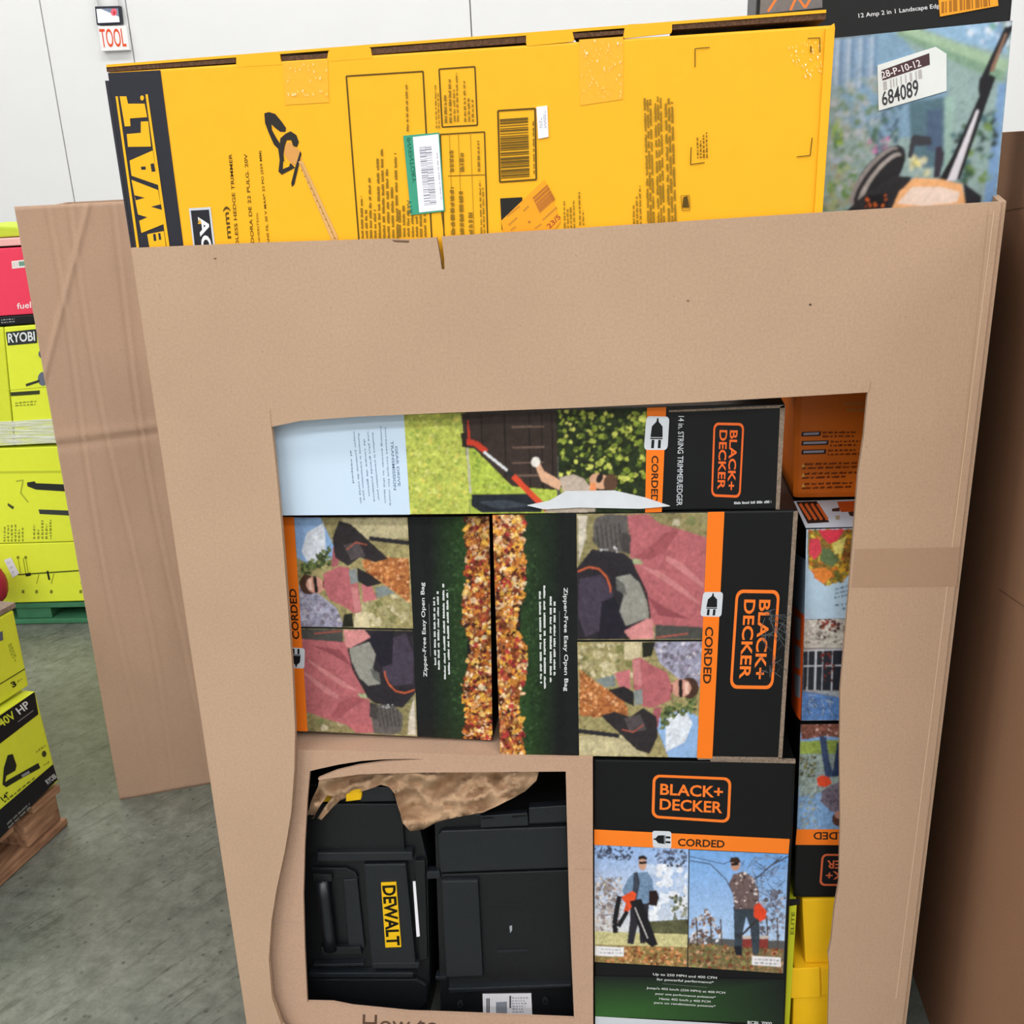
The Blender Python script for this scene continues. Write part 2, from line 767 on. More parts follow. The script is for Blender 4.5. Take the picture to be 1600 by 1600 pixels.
def homography(src, dst):
    """3x3 map of four points to four points"""
    A = []
    rhs = []
    for (x, y), (X, Y) in zip(src, dst):
        A.append([x, y, 1, 0, 0, 0, -X * x, -X * y])
        rhs.append(X)
        A.append([0, 0, 0, x, y, 1, -Y * x, -Y * y])
        rhs.append(Y)
    n = 8
    for i in range(n):
        pv = max(range(i, n), key=lambda r: abs(A[r][i]))
        A[i], A[pv] = A[pv], A[i]
        rhs[i], rhs[pv] = rhs[pv], rhs[i]
        for r in range(n):
            if r != i:
                k = A[r][i] / A[i][i]
                for cc in range(i, n):
                    A[r][cc] -= k * A[i][cc]
                rhs[r] -= k * rhs[i]
    h = [rhs[i] / A[i][i] for i in range(n)]

    def f(p):
        w = h[6] * p[0] + h[7] * p[1] + 1
        return ((h[0] * p[0] + h[1] * p[1] + h[2]) / w, (h[3] * p[0] + h[4] * p[1] + h[5]) / w)
    return f


# ------------------------------------------------------------------ materials
KRAFT = kraft('kraft_board', 'b7997f', flute=.15)
KRAFT_BACK = kraft('kraft_board_worn', 'b2937c', flute=0.1, spec=0.05)
KRAFT_SHADED = kraft('kraft_board_shaded', '9c7559', flute=0.3)  # kraft with the shade between the bins put into its colour
KRAFT_CARTON = kraft('kraft_carton', 'b8977f', flute=0.1)
PAPER = kraft('kraft_wrapping_paper', 'b39273', flute=0.0, spec=0.03)
RAW = kraft('raw_corrugated_edge', '6a4c38', flute=1.0, spec=0.35, flute_scale=220)
RAW_GREY = kraft('scuffed_board_edge', '8d7c6c', flute=0.6, spec=0.3, flute_scale=220)
YELLOW = plain('yellow_board', 'f6b31b', 0.5, 0.015)
YELLOW2 = plain('golden_yellow_board', 'f5c01c', 0.45, 0.02)
BLACK = plain('black_board', '101112', 0.4, 0.05)
LIME = plain('lime_board', 'e6f040', 0.4, 0.02)
LIME_DIM = plain('olive_lime_board', 'dce43c', 0.4, 0.03)
RED = plain('red_board', 'ee3f5c', 0.4, 0.02)
ORANGE = plain('orange_board', 'e0701a', 0.4, 0.03)
CASE = plain('black_case_plastic', '0f1114', 0.38, 0.06, bump=0.3, scale=400, spec=0.5)
CASE2 = plain('charcoal_case_plastic', '171b20', 0.3, 0.06, bump=0.3, scale=400, spec=0.6)
CASE_Y = plain('yellow_latch_plastic', 'e8b818', 0.4, 0.03)
STEEL = plain('dark_screw_steel', '33383d', 0.35, 0.05, metallic=0.6)
LABEL_W = plain('white_label_paper', 'e9e7ec', 0.5, 0.01)
WALLM = plain('white_painted_concrete', 'e9e8e7', 0.7, 0.012, scale=3)
JOINT = plain('grey_wall_joint', 'dcdbd8', 0.8, 0.03)
CEIL = plain('white_roof_deck', 'e6e6e4', 0.8, 0.02, scale=4)
GREENWOOD = plain('green_painted_wood', '3f7a56', 0.6, 0.12, bump=0.4, scale=30)
MON = plain('dark_monitor_plastic', '2b2d36', 0.4, 0.03)


def wood_mat():
    mt, nt, b = principled('worn_pallet_wood')
    L = nt.links.new
    tc = nt.nodes.new('ShaderNodeTexCoord')
    mp = nt.nodes.new('ShaderNodeMapping')
    mp.inputs['Scale'].default_value = (18, 2.5, 18)
    no = nt.nodes.new('ShaderNodeTexNoise')
    no.inputs['Scale'].default_value = 3
    no.inputs['Detail'].default_value = 8
    cr = nt.nodes.new('ShaderNodeValToRGB')
    cr.color_ramp.elements[0].position = 0.3
    cr.color_ramp.elements[0].color = (*hexc('6d4a35'), 1)
    cr.color_ramp.elements[1].position = 0.72
    cr.color_ramp.elements[1].color = (*hexc('b98e6b'), 1)
    L(tc.outputs['Object'], mp.inputs['Vector'])
    L(mp.outputs['Vector'], no.inputs['Vector'])
    L(no.outputs['Fac'], cr.inputs['Fac'])
    L(cr.outputs['Color'], b.inputs['Base Color'])
    b.inputs['Roughness'].default_value = 0.8
    bp = nt.nodes.new('ShaderNodeBump')
    bp.inputs['Strength'].default_value = 0.5
    bp.inputs['Distance'].default_value = 0.004
    L(no.outputs['Fac'], bp.inputs['Height'])
    L(bp.outputs['Normal'], b.inputs['Normal'])
    return mt


WOOD = wood_mat()


def floor_mat():
    mt, nt, b = principled('worn_grey_concrete')
    L = nt.links.new
    tc = nt.nodes.new('ShaderNodeTexCoord')

    def noise_(s, d, rough=0.6, stretch=None):
        n = nt.nodes.new('ShaderNodeTexNoise')
        n.inputs['Scale'].default_value = s
        n.inputs['Detail'].default_value = d
        n.inputs['Roughness'].default_value = rough
        if stretch:
            m0 = nt.nodes.new('ShaderNodeMapping')
            m0.inputs['Rotation'].default_value = (0, 0, math.radians(-58))
            L(tc.outputs['Object'], m0.inputs['Vector'])
            mp = nt.nodes.new('ShaderNodeMapping')
            mp.inputs['Scale'].default_value = stretch
            L(m0.outputs['Vector'], mp.inputs['Vector'])
            L(mp.outputs['Vector'], n.inputs['Vector'])
        else:
            L(tc.outputs['Object'], n.inputs['Vector'])
        return n
    big = noise_(2.2, 6)
    mid = noise_(24, 8, 0.75)
    scr = noise_(5, 8, 0.75, (1.0, 9.0, 1.0))
    cr = nt.nodes.new('ShaderNodeValToRGB')
    e = cr.color_ramp.elements
    e[0].position, e[0].color = 0.30, (*hexc('565a53'), 1)
    e[1].position, e[1].color = 0.70, (*hexc('787c72'), 1)
    L(big.outputs['Fac'], cr.inputs['Fac'])
    r = nt.nodes.new('ShaderNodeMapRange')
    r.inputs['From Min'].default_value = 0.32
    r.inputs['From Max'].default_value = 0.62
    r.inputs['To Min'].default_value = 0.6
    r.inputs['To Max'].default_value = 1.15
    L(mid.outputs['Fac'], r.inputs['Value'])
    r2 = nt.nodes.new('ShaderNodeMapRange')
    r2.inputs['From Min'].default_value = 0.34
    r2.inputs['From Max'].default_value = 0.46
    r2.inputs['To Min'].default_value = 0.5
    r2.inputs['To Max'].default_value = 1.0
    L(scr.outputs['Fac'], r2.inputs['Value'])
    # dark pits
    vo = nt.nodes.new('ShaderNodeTexVoronoi')
    vo.inputs['Scale'].default_value = 26
    L(tc.outputs['Object'], vo.inputs['Vector'])
    r3 = nt.nodes.new('ShaderNodeMapRange')
    r3.inputs['From Min'].default_value = 0.06
    r3.inputs['From Max'].default_value = 0.16
    r3.inputs['To Min'].default_value = 0.5
    r3.inputs['To Max'].default_value = 1.0
    L(vo.outputs['Distance'], r3.inputs['Value'])
    m1 = nt.nodes.new('ShaderNodeMath')
    m1.operation = 'MULTIPLY'
    L(r.outputs['Result'], m1.inputs[0])
    L(r2.outputs['Result'], m1.inputs[1])
    m2 = nt.nodes.new('ShaderNodeMath')
    m2.operation = 'MULTIPLY'
    L(m1.outputs[0], m2.inputs[0])
    L(r3.outputs['Result'], m2.inputs[1])
    s = nt.nodes.new('ShaderNodeVectorMath')
    s.operation = 'SCALE'
    L(cr.outputs['Color'], s.inputs[0])
    L(m2.outputs[0], s.inputs['Scale'])
    L(s.outputs['Vector'], b.inputs['Base Color'])
    b.inputs['Roughness'].default_value = 0.38
    bp = nt.nodes.new('ShaderNodeBump')
    bp.inputs['Strength'].default_value = 0.15
    bp.inputs['Distance'].default_value = 0.004
    L(mid.outputs['Fac'], bp.inputs['Height'])
    L(bp.outputs['Normal'], b.inputs['Normal'])
    return mt


# ------------------------------------------------------------------ the hall
X0, X1, Y0, Y1, HH = ROOM['x0'], ROOM['x1'], ROOM['y0'], ROOM['y1'], ROOM['h']
box('floor', (X0 - .3, Y0 - .3, -0.2), (X1 + .3, Y1 + .3, 0), floor_mat(), kind='structure')
box('ceiling', (X0 - .3, Y0 - .3, HH), (X1 + .3, Y1 + .3, HH + .2), CEIL, kind='structure')
box('wall_left', (X0 - .3, Y0, 0), (X0, Y1, HH), WALLM, kind='structure')
box('wall_right', (X1, Y0, 0), (X1 + .3, Y1, HH), WALLM, kind='structure')
box('wall_front', (X0, Y0 - .3, 0), (X1, Y0, HH), WALLM, kind='structure')
wb = box('wall_back', (X0, Y1, 0), (X1, Y1 + .3, HH), JOINT, kind='structure')
WY = Y1 - 0.04
cuts = [X0, X0 + 2.4] + [FY(WY).at(p).x for p in ((62, 5), (196, 5), (735, 20))]
while cuts[-1] < X1 - 3.2:
    cuts.append(cuts[-1] + 2.9)
cuts.append(X1)
for a, b_ in zip(cuts[:-1], cuts[1:]):
    box('panel', (a + .005, WY, 0), (b_ - .005, Y1, HH), WALLM, wb, bevel=0.006)

# ------------------------------------------------------------------ sign on the back wall
FW = FY(WY - 0.05)
q = [(148, 10), (187, 9), (190, 37), (151, 39)]
t = thing('wall_monitor', 'small dark framed screen on the white back wall above orange letters', 'screen', FW.at((169, 38)) + V((0, .02, 0)))
prism('casing', [FW.at(p) for p in q], [FW.at(p) + V((0, .04, 0)) for p in q], MON, t, 0.004)
a = Art(FW, 0.001)
a.poly('f4f6fa', [(150.5, 14), (184.5, 13), (187, 34.5), (153, 36)])
a.poly('7f8ea6', [(158, 14), (184.5, 13), (186, 26)])
a.ell('ee6a78', 178, 19, 5, 6)
a.ell('c03048', 178.5, 20, 1.5, 3)
a.build('screen_image', t)
for x in (152, 184):
    p0, p1 = FY(WY - .03).at((x, 11)), FY(WY - .03).at((x - 6, -60))
    box('hanging_rod', (p0.x - .01, p0.y - .01, p0.z), (p0.x + .01, p0.y + .01, p1.z), JOINT, t)
q = [(153, 41), (197, 40), (202, 78), (158, 80)]
t = thing('tool_sign', 'white wall sign with orange capitals reading TOOL under the screen', 'sign', FW.at((178, 79)) + V((0, .02, 0)))
prism('board', [FW.at(p) for p in q], [FW.at(p) + V((0, .045, 0)) for p in q], plain('white_sign_board', 'f3f1ef', .6, .01), t, 0.003)
a = Art(FW, 0.001)
a.text('TOOL', [(154.5, 45), (194, 44), (198, 73), (159, 74.5)], 'e8542a', 0.01)
a.build('lettering', t)

# ------------------------------------------------------------------ the big bin
FB = FY(0.0)
left_bot = FB.at((386, 1600))
left_top = FB.at((205, 388))
right_top = FB.at((1565, 315))
right_bot = FB.at((1410, 1600))


def to_floor(a_, b_):
    k = a_.z / (a_.z - b_.z)
    return a_ + (b_ - a_) * k


LB, RB = to_floor(left_top, left_bot), to_floor(right_top, right_bot)
gay = thing('cardboard_bin', 'large tan cardboard bulk bin with a rough window cut in its front', 'bin', (0, 0.4, 0))
top_px = [(205, 388), (300, 384), (420, 379), (520, 376), (600, 373.5), (640, 374.5), (682, 371), (685, 388), (688, 405), (690, 421),
          (694.5, 421), (694, 404), (692, 386), (690, 370), (780, 364), (900, 357), (1040, 348), (1200, 337.5), (1400, 325), (1565, 315)]
outer = [FB.at(p) for p in top_px] + [RB, LB]
hole_px = [(424, 667), (470, 657.5), (560, 651), (700, 645), (900, 637), (1100, 628), (1240, 620), (1356, 613),
           (1350, 680), (1341, 740), (1334, 830), (1326, 930), (1319, 1010), (1313, 1080), (1312, 1180), (1313, 1280), (1311, 1380),
           (1304, 1420), (1299, 1470), (1294, 1492), (1296, 1512), (1294, 1600), (1292, 1650), (1100, 1662), (900, 1668), (620, 1664), (500, 1648),
           (462, 1625), (440, 1602), (425, 1560), (420, 1500), (424, 1440), (432, 1390), (445, 1330), (455, 1270), (460, 1200), (461, 1140),
           (457, 1050), (450, 950), (443, 860), (435, 770), (428, 700)]
inner = [FB.at(p) for p in hole_px]
BT = 0.009


def sheet_with_hole(name, outer, inner, thick, n, mat, parent):
    b = base_of(parent)
    vs = [V((p.x, p.z)) for p in outer + inner]
    no_ = len(outer)
    e = [(i, (i + 1) % no_) for i in range(no_)] + [(no_ + i, no_ + (i + 1) % len(inner)) for i in range(len(inner))]
    r = delaunay_2d_cdt(vs, e, [], 0, 1e-6)
    y = outer[0].y
    po = [(p.x, p.z) for p in outer]
    pi = [(p.x, p.z) for p in inner]
    bm = bmesh.new()
    bv = [bm.verts.new(V((p[0], y, p[1])) - b) for p in r[0]]
    for t_ in r[2]:
        cx = sum(r[0][i][0] for i in t_) / 3
        cz = sum(r[0][i][1] for i in t_) / 3
        if inside((cx, cz), po) and not inside((cx, cz), pi):
            bm.faces.new([bv[i] for i in t_])
    bmesh.ops.delete(bm, geom=[v for v in bm.verts if not v.link_faces], context='VERTS')
    ex = bmesh.ops.extrude_face_region(bm, geom=list(bm.faces))
    bmesh.ops.translate(bm, vec=-n * thick, verts=[g for g in ex['geom'] if isinstance(g, bmesh.types.BMVert)])
    bmesh.ops.recalc_face_normals(bm, faces=bm.faces)
    me = bpy.data.meshes.new(name)
    bm.to_mesh(me)
    bm.free()
    return link(name, me, mat, parent)


sheet_with_hole('front_panel', outer, inner, BT, FB.n, KRAFT, gay)


def wall_sheet(name, p, q, z0p, z0q, thick, mat, parent):
    """upright board between two plan points with its own top heights"""
    p, q = V((p[0], p[1], 0)), V((q[0], q[1], 0))
    d = (q - p).normalized()
    n = V((d.y, -d.x, 0)) * thick
    f = [p, q, q + V((0, 0, z0q)), p + V((0, 0, z0p))]
    return prism(name, f, [v - n for v in f], mat, parent, 0.0015)


zl, zr = left_top.z, right_top.z
xl, xr = left_top.x, right_top.x
# side boards: they follow the leaning front edges, then run back
lw = [LB + V((-.004, .006, 0)), left_top + V((-.004, .006, 0))]
bx = V((-.03, .30, 0))
prism('side_panel', [lw[0], lw[1], lw[1] + bx, lw[0] + bx], [v + V((.009, 0, 0)) for v in (lw[0], lw[1], lw[1] + bx, lw[0] + bx)], KRAFT, gay)
c2 = [lw[0] + bx, lw[1] + bx, lw[1] + bx + V((.02, .45, 0)), lw[0] + bx + V((.02, .45, 0))]
prism('side_panel', c2, [v + V((.009, 0, 0)) for v in c2], KRAFT, gay)
rw = [RB + V((.007, .004, 0)), right_top + V((.007, .004, 0))]
bx = V((.044, .17, 0))
prism('side_panel', [rw[0], rw[1], rw[1] + bx, rw[0] + bx], [v - V((.009, 0, 0)) for v in (rw[0], rw[1], rw[1] + bx, rw[0] + bx)], KRAFT, gay)
c3 = [rw[0] + bx, rw[1] + bx, rw[1] + bx + V((0, .58, 0)), rw[0] + bx + V((0, .58, 0))]
prism('side_panel', c3, [v - V((.009, 0, 0)) for v in c3], KRAFT, gay)
wall_sheet('back_panel', (lw[0].x - .005, .755), (rw[0].x + .04, .755), zl, zr, .009, KRAFT, gay)
a = Art(FB, 0.0004)
a.poly('aa8a70', [(1336, 858), (1500, 855), (1495, 916), (1330, 918)], 0.04)
a.build('tape_strip', gay, PRINT_MATT, 'darker tape strip across the right border')
# fine score lines near the fold corners
a = Art(FB, 0.0003)
a.line('a98a6c', (424, 667), (422, 640), 1.5)
a.line('a98a6c', (1357, 613), (1361, 596), 1.5)
a.line('b39474', (1544, 330), (1480, 930), 1.6)
a.line('d6b899', (1553, 330), (1400, 1560), 1.4)
a.ell('4e3c2e', 1266, 476, 2.2, 1.6)
a.ell('7a5f4a', 1075, 470, 2, 1.5)
a.ell('7a5f4a', 336, 404, 2.5, 1.3)
a.poly('6d5340', [(612, 375), (640, 376), (638, 379), (616, 378)])
a.build('crease_mark', gay, PRINT_MATT)

# ------------------------------------------------------------------ neighbouring bins
FF = FZ(0.0)
P0, P1 = FF.at((187, 1250)), FF.at((330, 1224.6))
dv = (P1 - P0).normalized()
nb = V((dv.y, -dv.x, 0))
FBL = Face(P0, nb)
lt = FBL.at((22, 323))
gb = thing('cardboard_bin', 'tan cardboard bulk bin with creased face standing behind on the left', 'bin', P0 + dv * .5 - nb * .3)


def creased_sheet():
    b = base_of(gb)
    W_, nx, nz = 1.12, 300, 170
    top = lt.z
    bm = bmesh.new()
    g = []
    crease_x = [FBL.at(p) for p in ((100, 320), (160, 318), (55, 321))]
    cx = [((c - P0).dot(dv)) for c in crease_x]
    zc = FBL.at((170, 687)).z
    for j in range(nz + 1):
        row = []
        for i in range(nx + 1):
            s, h = i / nx, j / nz
            z = h * top
            x = s * W_
            lean = (lt - P0).dot(dv) * h * (1 - s)
            d = 0.0
            p = V((x * 9, z * 2.5, 3.1))
            d += 0.004 * noise.noise(p)
            d += 0.0010 * noise.noise(V((x * 30, z * 2, 7)))
            zz = zc + 0.03 * (x - 0.1)
            d -= 0.0045 * math.exp(-((z - zz) / 0.008) ** 2)
            d += 0.003 * math.exp(-((z - zz - .018) / 0.012) ** 2)
            for k, c in enumerate(cx):
                xx = c + 0.012 * math.sin(z * 4 + k)
                d -= (0.0022 * math.exp(-((x + lean - xx - .01) / 0.0045) ** 2) - 0.0015 * math.exp(-((x + lean - xx - .020) / 0.0045) ** 2)) * (0.25 + 0.75 * h)
            # folded corner creases near the top left
            l1 = abs((x) + (top - z) * 0.42 - 0.16)
            if z > top * .62:
                d += 0.004 * math.exp(-(l1 / 0.006) ** 2)
            q_ = P0 + dv * (x + lean) + nb * d + V((0, 0, z))
            row.append(bm.verts.new(q_ - b))
        g.append(row)
    for j in range(nz):
        for i in range(nx):
            bm.faces.new((g[j][i], g[j][i + 1], g[j + 1][i + 1], g[j + 1][i]))
    ex = bmesh.ops.extrude_face_region(bm, geom=list(bm.faces))
    bmesh.ops.translate(bm, vec=-nb * .008, verts=[v for v in ex['geom'] if isinstance(v, bmesh.types.BMVert)])
    bmesh.ops.recalc_face_normals(bm, faces=bm.faces)
    me = bpy.data.meshes.new('front_panel')
    bm.to_mesh(me)
    bm.free()
    for p in me.polygons:
        p.use_smooth = True
    link('front_panel', me, KRAFT_BACK, gb)


creased_sheet()
hh = lt.z - .01
pa = P0 - nb * .010 + dv * .004
lean_v = dv * (lt - P0).dot(dv)
fl = [pa, pa + lean_v + V((0, 0, hh)), pa + lean_v + V((0, 0, hh)) - nb * .75, pa - nb * .75]
prism('side_panel', fl, [v + dv * .008 for v in fl], KRAFT_BACK, gb)
pb = P0 + dv * 1.11 - nb * .01
fl = [pb, pb + V((0, 0, hh)), pb + V((0, 0, hh)) - nb * .75, pb - nb * .75]
prism('side_panel', fl, [v - dv * .008 for v in fl], KRAFT_BACK, gb)
pc = P0 - nb * .76
fl = [pc, pc + dv * 1.11, pc + dv * 1.11 + V((0, 0, hh)), pc + lean_v + V((0, 0, hh))]
prism('back_panel', fl, [v - nb * .008 for v in fl], KRAFT_BACK, gb)

gx = 0.668
FR = Face((gx, 0, 0), (-1, 0, 0))
ztop = FR.at((1575, 206)).z
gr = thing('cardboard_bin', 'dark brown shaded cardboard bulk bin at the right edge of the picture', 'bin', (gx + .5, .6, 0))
box('side_panel', (gx, -.38, 0), (gx + .009, 1.5, ztop), KRAFT_SHADED, gr, .001)
box('side_panel', (gx + 1.1, -.38, 0), (gx + 1.109, 1.5, ztop), KRAFT_SHADED, gr, .001)
box('front_panel', (gx + .009, -.38, 0), (gx + 1.1, -.371, ztop), KRAFT_SHADED, gr, .001)
box('back_panel', (gx + .009, 1.491, 0), (gx + 1.1, 1.5, ztop), KRAFT_SHADED, gr, .001)
a = Art(FR, 0.0004)
a.line('7d5a43', (1560, 920), (1600, 948), 1.5)
a.line('7d5a43', (1568, 330), (1600, 324), 1.2)
a.build('crease_mark', gr, PRINT_MATT)

# ------------------------------------------------------------------ yellow hedge trimmer carton on top
FM = FY(0.016)
MQ = [(168, 113), (1303, 39), (1268, 560), (237, 590)]
hed = carton('hedge_trimmer_carton', 'long yellow carton with black logo band sticking out of the bin top', 'carton', FM, MQ, .12, YELLOW, bevel=.003)
YI = '5a4310'
a = Art(FM)
# logo band
a.poly('2a2a33', [(168.5, 114), (250.5, 109.5), (296, 455), (219, 460)])
a.build('logo_band', hed)
a = Art(FM, 0.0012)
Yc = 'f6b51e'
for pl in ([(180.5, 150.5), (184, 150.5), (227, 455), (223, 455)], [(227.2, 147.5), (230.8, 147.2), (275, 455), (270, 455)],
           [(187, 150.5), (197.5, 150.5), (200, 162), (226, 162), (230, 183), (203, 185), (204, 197), (195, 197.5)],
           [(198, 209.5), (220, 207.5), (220, 190), (231.5, 189.5), (236, 229), (200, 229.5)],
           [(238.7, 235), (202.5, 251), (205.5, 274.5), (247, 289)],
           [(205.5, 281), (247, 297), (256, 350), (221, 364)],
           [(230, 366), (256, 361), (264, 420), (240, 424)]):
    a.poly(Yc, pl)
for pl in ([(220, 260.5), (227.5, 260), (228, 265), (221, 265.5)], [(235, 256), (240.5, 255), (243, 268), (237, 268.5)],
           [(210, 305), (226.5, 309), (212, 313)], [(236, 323), (251.5, 319), (253, 328)], [(215.5, 335), (230, 339.5), (217.5, 345)],
           [(239, 366), (243, 365), (244.5, 376), (240.5, 377)], [(247, 364.5), (250.5, 364), (252, 374.5), (248.5, 375)]):
    a.poly('2a2a33', pl)
a.ell(Yc, 222, 153, 3, 4)
a.build('brand_lettering', hed, label='yellow block letters on black')
a = Art(FM, 0.0006, seed=3)
a.poly('c9ccd2', [(295, 325.5), (329, 323.5), (338, 400), (304, 402)])
a.poly('26262c', [(298, 329), (326.5, 327.5), (335, 402), (306.5, 403)])
a.tline('AC', (309, 339), (316, 396), 16, 'e8e8ea', 0.03)
a.poly('d8a030', [(309, 350), (312, 341), (315, 350)])
a.build('badge_plate', hed)
a = Art(FM, 0.0006, seed=4)
a.tline('19 mm)', (367, 404), (359, 322), 11, YI, 0.02)
a.tline('22 IN. CORDLESS HEDGE TRIMMER', (379, 452), (362, 240), 5, YI, 0.01)
a.tline('RECORTADORA DE 22 PULG. 20V', (402, 440), (386, 240), 5, YI, 0.01)
a.tline('TAILLE-HAIE SANS FIL 20 V MAX* 22 PO (559 MM)', (428, 440), (409, 235), 5, YI, 0.01)
a.tline('(INHERITED)', (408, 385), (404, 333), 4, YI, 0.0)
a.build('printed_text', hed)
# the drawing of the trimmer
a = Art(FM, 0.0006, seed=5)
K = '2c2724'
a.poly(K, [(413, 177), (420, 175), (430, 178), (440, 190), (447, 200), (446, 206), (438, 206), (430, 200), (424, 194), (425, 203), (432, 216), (440, 228), (436, 234), (428, 226), (420, 208), (414, 192)])
a.poly(K, [(438, 216), (446, 209), (454, 205), (463, 211), (467, 222), (464, 230), (458, 228), (455, 219), (448, 219), (445, 228), (443, 240), (436, 240)])
a.poly('d89a52', [(447, 224), (454, 222), (460, 230), (468, 234), (471, 248), (466, 258), (456, 256), (450, 250), (444, 240)])
a.poly(K, [(434, 228), (442, 232), (444, 252), (455, 256), (461, 262), (440, 273), (435, 268), (437, 250)])
a.poly('f5b01a', [(443, 252), (453, 255), (452, 260), (442, 264)])
a.poly(K, [(469, 236), (471, 240), (466, 262), (460, 288), (456, 292), (455, 286), (461, 262)])
a.poly('d9a868', [(466, 252), (473, 252), (528, 370), (527, 380), (520, 380)])
a.pline('b07a3c', [(470, 256), (524, 374)], 1.2)
for i in range(12):
    u = i / 11
    a.ell('8a5a2c', 472 + 51 * u, 266 + 106 * u, 1.1, 1.1, 6)
a.build('product_picture', hed, label='printed picture of a hedge trimmer')
# framed blocks and barcodes
a = Art(FM, 0.0006, seed=6)
a.pline(YI, [(561, 378), (541, 119), (661, 111.5), (675, 380)], 2.4)
a.pline(YI, [(695, 372), (676, 220)], 1.6)
a.frame(YI, [(686, 108), (742, 104), (746, 195.5), (691, 198.5)], 2.2)
a.pline(YI, [(694, 372), (688, 210), (757, 206), (762, 366)], 2.0)
a.line(YI, (700, 275), (758, 273), 1)
for x in (702, 716, 735):
    a.line('a88420', (x, 209), (x + 6, 368), 0.8)
a.frame(YI, [(778, 173), (836, 169.5), (838, 280.5), (781, 284.5)], 2.6)
a.bars([(783, 279), (781, 186), (825, 183), (827.5, 276)], 60, '6d5216', 0.55)
a.micro([(833, 272), (831, 180), (835, 180), (836, 272)], 1, YI, (0.9, 1))
a.poly('24221f', [(781.5, 310), (816, 308), (817, 357), (784, 359)])


def col(x0, y0, x1, y1, rows, c='8a6a1a', fill=(0.35, 1.0), size=0.55):
    """rows of small print running upwards between x0 and x1"""
    a.micro([(x0, y1), (x0 - (y1 - y0) * .03, y0), (x1 - (y1 - y0) * .03, y0), (x1, y1)], rows, c, fill, 0.0, size)


col(563, 275, 590, 372, 4)
col(590, 215, 625, 372, 5, fill=(.5, .95))
col(622, 240, 668, 370, 7, fill=(.3, .7))
col(634, 128, 640, 205, 1, fill=(.95, 1))
col(680, 132, 688, 200, 2, fill=(.6, 1))
col(693, 118, 708, 192, 2)
col(708, 112, 718, 190, 2)
col(724, 118, 742, 190, 3)
col(700, 215, 712, 268, 1, fill=(.6, .8))
col(716, 215, 728, 268, 1, fill=(.5, .7))
col(745, 215, 752, 268, 1, fill=(.9, 1))
col(702, 282, 714, 366, 1)
col(716, 282, 728, 366, 1, fill=(.5, .9))
col(730, 290, 742, 366, 1, fill=(.4, .8))
col(750, 280, 759, 366, 2, fill=(.6, 1))
col(880, 298, 900, 356, 4)
col(904, 300, 914, 352, 2)
col(988, 285, 1004, 350, 3, fill=(.4, 1))
col(1011, 150, 1024, 352, 3, fill=(.95, 1), size=.75)
col(1027, 150, 1040, 350, 3, fill=(.95, 1), size=.75)
col(1043, 150, 1058, 348, 3, fill=(.9, 1), size=.75)
for pts in ([(1086, 105), (1086, 76), (1109, 74)], [(1262, 60), (1281, 59), (1281, 82)], [(1080, 230), (1079, 257), (1101, 254)], [(1269, 215), (1266, 243), (1245, 245)]):
    a.pline(YI, pts, 1.4)
a.micro([(1088, 247), (1087, 208), (1106, 200), (1107, 247)], 4, YI, (.5, 1))
a.poly(YI, [(1066, 324), (1068, 308), (1074, 306), (1077, 324)])
a.frame('8a6a1a', [(1064, 306), (1077, 305), (1078, 328), (1066, 329)], 1)
a.line(YI, (1267, 72), (1267, 82), 2)
a.build('printed_panels', hed)
# stickers
st = slab('return_label', FM, [(630, 212), (686, 207), (695, 330), (642, 336)], 0.0, 0.0022, plain('green_label', '3d9b7c', .5, .02), hed)
a = Art(FM, 0.0023, seed=8)
a.poly('ece9f0', [(645, 214), (685, 209.5), (693, 328), (655, 332)])
a.bars([(672, 320), (664, 229), (674, 228), (682, 319)], 70, '9a9aa4', 0.4)
a.bars([(663, 321), (655, 230), (665, 229), (673, 320)], 70, '9a9aa4', 0.4)
a.micro([(688, 312), (680, 232), (684, 231), (691, 311)], 1, 'b0acb8', (.9, 1))
a.text('INVENTORY', [(635, 216), (645, 286), (651, 284), (641, 215)][0:4], '23604c', 0.01)
a.tline('RTV', (645, 332), (642.5, 312), 7, '23604c', 0.01)
a.build('return_label_print', hed)
slab('white_sticker', FM, [(838, 167), (855, 165), (857, 214), (841, 217)], 0.0, 0.002, LABEL_W, hed)
a = Art(FM, 0.0021, seed=9)
a.micro([(850, 200), (848, 172), (853, 172), (854, 200)], 2, '8f8f98', (.7, 1))
a.micro([(843, 200), (842, 180), (847, 180), (848, 200)], 2, '8f8f98', (.5, .9))
a.build('white_sticker_print', hed)
slab('orange_sticker', FM, [(783, 345), (850, 281), (876, 346), (850, 384), (790, 384)], 0.0, 0.0018, plain('orange_sticker', 'f0a01c', .5, .02), hed)
a = Art(FM, 0.0019, seed=10)
a.bars([(832, 309), (844, 334), (868, 312), (855, 288)], 40, 'b0642a', 0.6)
for p, q_ in (((792, 338), (812, 322)), ((795, 352), (808, 340)), ((848, 344), (870, 324)), ((836, 357), (846, 350)), ((798, 360), (806, 354)), ((818, 330), (826, 322))):
    a.line('c8862a', p, q_, 3)
a.tline('23/5', (859, 358), (877, 340), 8, 'a8502a', 0.02)
a.rect('b8742a', 825, 345, 829, 349)
a.build('orange_sticker_print', hed)
